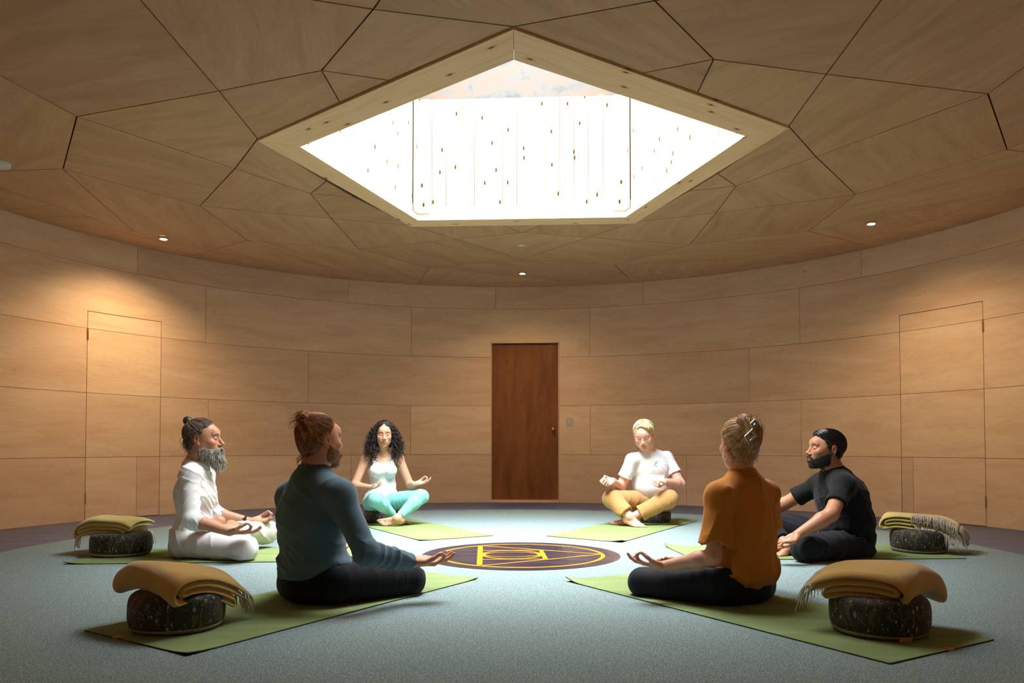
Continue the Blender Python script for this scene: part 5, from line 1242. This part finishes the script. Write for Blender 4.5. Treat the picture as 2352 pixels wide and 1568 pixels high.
def cushion(x, y, label, r=.177, h=.145, tag_a=None, group='floral meditation cushions'):
    e = empty('meditation_cushion', (x, y, .012), label, 'cushion', group)
    b = MB(); prof = []
    for i in range(22):
        a = -PI/2+PI*i/21; c_, s_ = math.cos(a), math.sin(a); prof.append(((r-.045)+.045*abs(c_)**.75*(1 if c_ >= 0 else -1) if i not in (0, 21) else r-.05, h/2+(h/2)*abs(s_)**.62*(1 if s_ > 0 else -1)))
    prof = [(0, prof[0][1]+.004)]+prof+[(r*.5, h+.006), (0, h+.008)]
    b.lathe((0, 0, 0), prof, 64); rn = noise3(int(abs(x)*100), 4, 8, 22)
    b.v = [tuple(np.array(p)*(1+.035*float(rn(np.array([p])*1.0)[0]))+A(0, 0, 0)) for p in b.v]
    b.v = [(p[0], p[1], max(p[2], .0015)) for p in b.v]
    ob = b.build('cover', M_floral, None, smooth=True, sharp=60); ob.parent = e
    p = MB(); p.lathe((0, 0, 0), [(0, .0), (r-.035, .0), (r-.014, .006), (r-.006, .016), (r-.010, .024), (r-.03, .020), (0, .02)], 64); ob = p.build('canvas_base', M_canvas, None, smooth=True, sharp=50); ob.parent = e
    if tag_a is not None:
        g = MB(); aa = math.radians(tag_a); g.box((math.cos(aa)*(r-.004), math.sin(aa)*(r-.004), .010), (.004, .046, .016), aa); ob = g.build('leather_tag', M_tan, None); ob.parent = e
    return e
cushion(-1.298, 3.012, 'dark floral cushion carrying a mustard blanket behind the man in teal')
cushion(1.388, 2.935, 'dark floral cushion with tan tag and mustard blanket behind the woman in orange', tag_a=-86)
cushion(-2.53, 5.01, 'dark floral cushion under a yellow blanket behind the bearded man in white', r=.185)
cushion(2.715, 5.17, 'dark floral cushion under a fringed yellow blanket behind the man in black')
cushion(-1.195, 7.15, 'dark floral cushion the woman with long curls sits on', h=.115, r=.175)
cushion(1.30, 7.16, 'dark green floral cushion the older man in mustard trousers sits on', h=.115, r=.17)

def wool(name, c):
    t = NT(name); tc = t.n('TexCoord'); nz = t.n('TexNoise', Scale=220., Detail=3.); t.l(tc.outputs['Object'], nz.inputs['Vector'])
    n2 = t.n('TexNoise', Scale=9., Detail=3.); t.l(tc.outputs['Object'], n2.inputs['Vector'])
    t.l(t.mix(n2.outputs[0], tuple(x*.86 for x in c), tuple(min(1, x*1.12) for x in c)), t.b.inputs['Base Color']); t.b.inputs['Roughness'].default_value = .95; t.b.inputs['Specular IOR Level'].default_value = .08
    t.b.inputs['Sheen Weight'].default_value = .45; t.b.inputs['Sheen Roughness'].default_value = .5; t.bump(nz.outputs[0], .25, .003); return t.m
M_mustard = wool('mustard wool', srgb(198, 158, 82)); M_yellow = wool('yellow wool', srgb(206, 184, 104)); M_fringe = flat('pale wool fringe', srgb(196, 184, 166), .9)
def blanket(N, Fr, Vr, zc, label, mat, t=.021, droop_f=.05, droop_v=.02, droop_n=.0, levels=4, seed=1, fringe=True, flip=False, ctr=None, extra=None):
    """N near corner, Fr fringe-end corner, Vr corner along the rolled edge; zc = cushion top height"""
    N, Fr, Vr = Vector((*N, 0)), Vector((*Fr, 0)), Vector((*Vr, 0)); L = (N-Fr).length; W = (Vr-N).length; ds = (N-Fr).normalized(); dv = (Vr-N).normalized(); o = Vector((*(ctr or ((Fr+Vr)/2)[:2]), .012+zc))
    e = empty('folded_blanket', o, label, 'blanket', 'yellow wool blankets folded on the cushions'); rr = random.Random(seed); wn = noise3(seed, 4, 8, 26); wn2 = noise3(seed+5, 4, 14, 40)
    path = []
    def seg(s0, s1, z, n=16): path.extend([(s0+(s1-s0)*i/n, z) for i in range(n+1)])
    def arc(s, z0, z1, sgn, n=9, push=1.0):
        for i in range(1, n): a = -PI/2+PI*i/n; path.append((s+sgn*push*abs(z1-z0)/2*math.cos(a), (z0+z1)/2+(z1-z0)/2*math.sin(a)))
    H = [t*(.5+k) for k in range(5)]
    seg(.0, L-.036, H[3]); arc(L-.036, H[3], H[0], 1, 12, 1.05); seg(L-.036, .075, H[0]); arc(.075, H[0], H[1], -1); seg(.075, L-.042, H[1]); arc(L-.042, H[1], H[2], 1); seg(L-.042, .012, H[2])
    pts = [Vector((p[0], 0, p[1])) for p in path]; nP = len(pts); nor = []
    for i in range(nP): d = (pts[min(i+1, nP-1)]-pts[max(i-1, 0)]).normalized(); nor.append(Vector((-d.z, 0, d.x)))
    nv = 30
    def place(s, v, z):
        q = Fr+ds*s+dv*v; c = Vector((o.x, o.y, 0)); r = (q-c).length; a = max(0, 1-s/L); b = v/W
        dz = -droop_f*a**1.6*(1-.55*b)-droop_v*b**2*(1-.3*a)-droop_n*max(0, (1-b))**2*(1-a)**2-1.1*max(0, r-.16)**1.5
        P3 = np.array([[q.x, q.y, z*3]]); sw = .006*float(wn(P3)[0])+.0025*float(wn2(P3)[0])
        q = q+ds*(.006*float(wn(P3*1.3+3)[0]))+dv*(.006*float(wn(P3*1.1+7)[0]))
        puff = .010*math.sin(PI*min(1, max(0, v/W)))*(z/(4*t))
        return Vector((q.x-o.x, q.y-o.y, z+dz+sw+puff))
    m = MB(); vs = []; fs = []; ring = 2*nP
    for j in range(nv+1):
        v = W*j/nv; ed = min(v, W-v); th = t*.46*min(1, math.sqrt(max(ed, 0)/.012)*.9+.1); v_ = v
        for i in range(nP): k = th*min(1, .35+min(i, nP-1-i)*.35); p = pts[i]+nor[i]*k; vs.append(place(p.x, v_, p.z))
        for i in range(nP-1, -1, -1): k = th*min(1, .35+min(i, nP-1-i)*.35); p = pts[i]-nor[i]*k; vs.append(place(p.x, v_, p.z))
    for j in range(nv):
        for i in range(ring): i2 = (i+1) % ring; fs.append((j*ring+i, (j+1)*ring+i, (j+1)*ring+i2, j*ring+i2))
    for j in (0, nv):
        for i in range(nP-1): a, b = j*ring+i, j*ring+i+1; c_, d_ = j*ring+ring-2-i, j*ring+ring-1-i; fs.append((a, b, c_, d_) if j == 0 else (b, a, d_, c_))
    m.raw(vs, fs); ob = m.build('cloth', mat, None, smooth=True, sharp=75); ob.parent = e
    f = MB()
    def strand(p0, d0, ln):
        g = rr.uniform(.7, 1.2); jx, jy = rr.uniform(-.35, .35), rr.uniform(-.35, .35); P_ = [p0]; d = Vector(d0).normalized()
        for k in range(7):
            d = (d+Vector((jx*.12, jy*.12, -.42*g))).normalized(); P_.append(P_[-1]+d*(ln/7))
        f.tube([(p.x, p.y, max(p.z, -zc+.003)) for p in P_], .0021, 5, r1=.0015)
    if fringe:
        for z, s0 in ((H[3], .0), (H[2], .012)):
            k = int(W/.0065)
            for i in range(k): v = W*(i+.5)/k; strand(place(s0, v, z), -ds+Vector((0, 0, -.2)), rr.uniform(.07, .11))
    if extra: extra(strand, place, f, L, W, H, ds, dv)
    if len(f.f): ob = f.build('fringe', M_fringe, None, smooth=True); ob.parent = e; ob['kind'] = 'stuff'
    return e
def tuft(strand, place, f, L, W, H, ds, dv):
    for i in range(12): strand(place(L*.25+.004*i, W*.96, H[3]+.012), dv*.2+Vector((0, 0, 1.2)), .03)
blanket((-1.225, 2.83), (-1.055, 3.12), (-1.575, 3.07), .148, 'mustard blanket folded on the cushion behind the man in the teal sweatshirt', M_mustard, droop_f=.095, droop_v=.012, droop_n=.035, seed=3, ctr=(-1.316, 3.055), t=.0255, extra=tuft)
blanket((1.395, 2.765), (1.125, 2.965), (1.705, 3.05), .148, 'mustard blanket folded on the cushion behind the woman in the orange T-shirt', M_mustard, droop_f=.030, droop_v=.010, droop_n=.030, seed=9, ctr=(1.397, 2.975), t=.0255)
def left_fr(strand, place, f, L, W, H, ds, dv):
    for i in range(16): strand(place(L-.02-.003*i, .004, H[0]), -dv+Vector((0, 0, -1)), rr_(.05, .09))
    for i in range(9): strand(place(.06+.012*i % .1, .0, H[0]), -dv+Vector((0, 0, -1)), rr_(.06, .10))
    for i in range(10): strand(place(.01, W*(.75+.02*i), H[0]), -ds+Vector((0, 0, -1)), rr_(.05, .09))
rr_ = random.Random(77).uniform
blanket((-2.83, 5.00), (-2.41, 4.88), (-2.81, 5.30), .150, 'yellow blanket folded on the cushion behind the bearded man in white', M_yellow, droop_f=.030, droop_v=.03, droop_n=.02, seed=13, ctr=(-2.545, 5.06), t=.024, fringe=False, extra=left_fr)
def right_fr(strand, place, f, L, W, H, ds, dv):
    for i in range(92):      # the fringed end lies over the top and hangs off the near side
        a = i/91; s_ = L*(.60-.58*a); v0 = W*(.10+.16*math.sin(a*PI*.9)+rr_(-.02, .02)); j = rr_(-.012, .012); lo_ = rr_(.035, .075); P_ = []
        for k in range(5): P_.append(place(s_+j*k/4, v0+(-.016-v0)*k/4, H[3]+.016))
        e_ = P_[-1]
        for k in range(1, 4): P_.append(e_+Vector((rr_(-.004, .004), rr_(-.004, .002), -lo_*k/3)))
        f.tube(P_, .0023, 5, r1=.0017)
    for i in range(70):
        s_ = L*(.55-.54*i/69); e_ = place(s_, -.012, H[1]); lo_ = rr_(.05, .10); x_ = rr_(-.012, .012)
        f.tube([e_+Vector((x_*k/3, -.004*k, -lo_*k/3)) for k in range(4)], .0022, 5, r1=.0016)
    for i in range(46): strand(place(.0+.002*(i % 5), W*(i/46), H[2]), -ds+Vector((0, 0, -.4)), rr_(.07, .11))
blanket((2.475, 5.20), (2.885, 5.00), (2.63, 5.42), .150, 'yellow blanket with pale fringe spilling over the cushion behind the man in black', M_yellow, droop_f=.045, droop_v=.02, droop_n=.0, seed=17, ctr=(2.72, 5.22), t=.024, fringe=True, extra=right_fr)

# ---- emblem let into the carpet
EC = (.0575, 5.028); ER = .641; eth = math.radians(2)
em = empty('floor_emblem', (EC[0], EC[1], .0062), 'round dark floor emblem with gold triangle, square and eye in the carpet centre', 'floor emblem')
def slate():
    t = NT('purple slate'); tc = t.n('TexCoord'); nz = t.n('TexNoise', Scale=3.5, Detail=7., Roughness=.7); t.l(t.mapping(tc.outputs['Object'], (1, 3.5, 1)), nz.inputs['Vector'])
    c = t.ramp(nz.outputs[0], [(.3, srgb(38, 33, 42)), (.5, srgb(54, 47, 56)), (.64, srgb(70, 62, 72)), (.8, srgb(120, 112, 120))])
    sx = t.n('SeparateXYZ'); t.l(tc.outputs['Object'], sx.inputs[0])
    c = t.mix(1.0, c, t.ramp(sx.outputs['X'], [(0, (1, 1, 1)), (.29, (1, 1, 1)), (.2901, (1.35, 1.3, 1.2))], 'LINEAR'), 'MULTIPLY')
    t.l(c, t.b.inputs['Base Color']); t.b.inputs['Roughness'].default_value = .28; t.b.inputs['Specular IOR Level'].default_value = .5; return t.m
M_gold = flat('gold inlay', srgb(222, 134, 18), .45, noise=.08)
def rotp(x, y, z=0): return (x*math.cos(eth)-y*math.sin(eth), x*math.sin(eth)+y*math.cos(eth), z)
d = MB(); d.lathe((0, 0, -.006), [(0, 0), (ER, 0), (ER, .0068), (0, .0068)], 120); ob = d.build('disc', slate(), None); ob.parent = em
def ringmesh(name, cx, cy, r, w_, sy=1.0, a0=0, a1=2*PI, z=.0012):
    m = MB(); n_ = 96; vs = []; fs = []
    for k in range(n_+1):
        a = a0+(a1-a0)*k/n_
        for rr2 in (r-w_/2, r+w_/2): vs.append(rotp(cx+rr2*math.cos(a), cy+rr2*sy*math.sin(a)+(0), z))
    for k in range(n_): fs.append((2*k, 2*k+1, 2*k+3, 2*k+2))
    m.raw(vs, fs); ob = m.build(name, M_gold, None); ob.parent = em
def barmesh(name, segs, z=.0016):
    m = MB()
    for (x0, y0), (x1, y1), w_ in segs:
        dx, dy = x1-x0, y1-y0; l_ = math.hypot(dx, dy); nx_, ny_ = -dy/l_*w_/2, dx/l_*w_/2
        m.poly([rotp(x0-nx_, y0-ny_, z), rotp(x1-nx_, y1-ny_, z), rotp(x1+nx_, y1+ny_, z), rotp(x0+nx_, y0+ny_, z)])
    ob = m.build(name, M_gold, None); ob.parent = em
RR = .530; ringmesh('outer_ring', 0, 0, RR, .026)
tx, ty = -RR*.5, RR*.866
barmesh('triangle', [((tx, -ty), (tx, ty), .034), ((tx, ty), (RR, 0), .020), ((tx, -ty), (RR, 0), .020)])
hs = .205; barmesh('square', [((tx, hs), (tx+2*hs, hs), .018), ((tx, -hs), (tx+2*hs, -hs), .018), ((tx+2*hs, -hs), (tx+2*hs, hs), .030)], .0019)
ringmesh('inner_circle', tx+hs, 0, hs*.93, .020, z=.0022); ringmesh('eye_outline', tx+hs, 0, hs*.86, .018, .62, z=.0025)
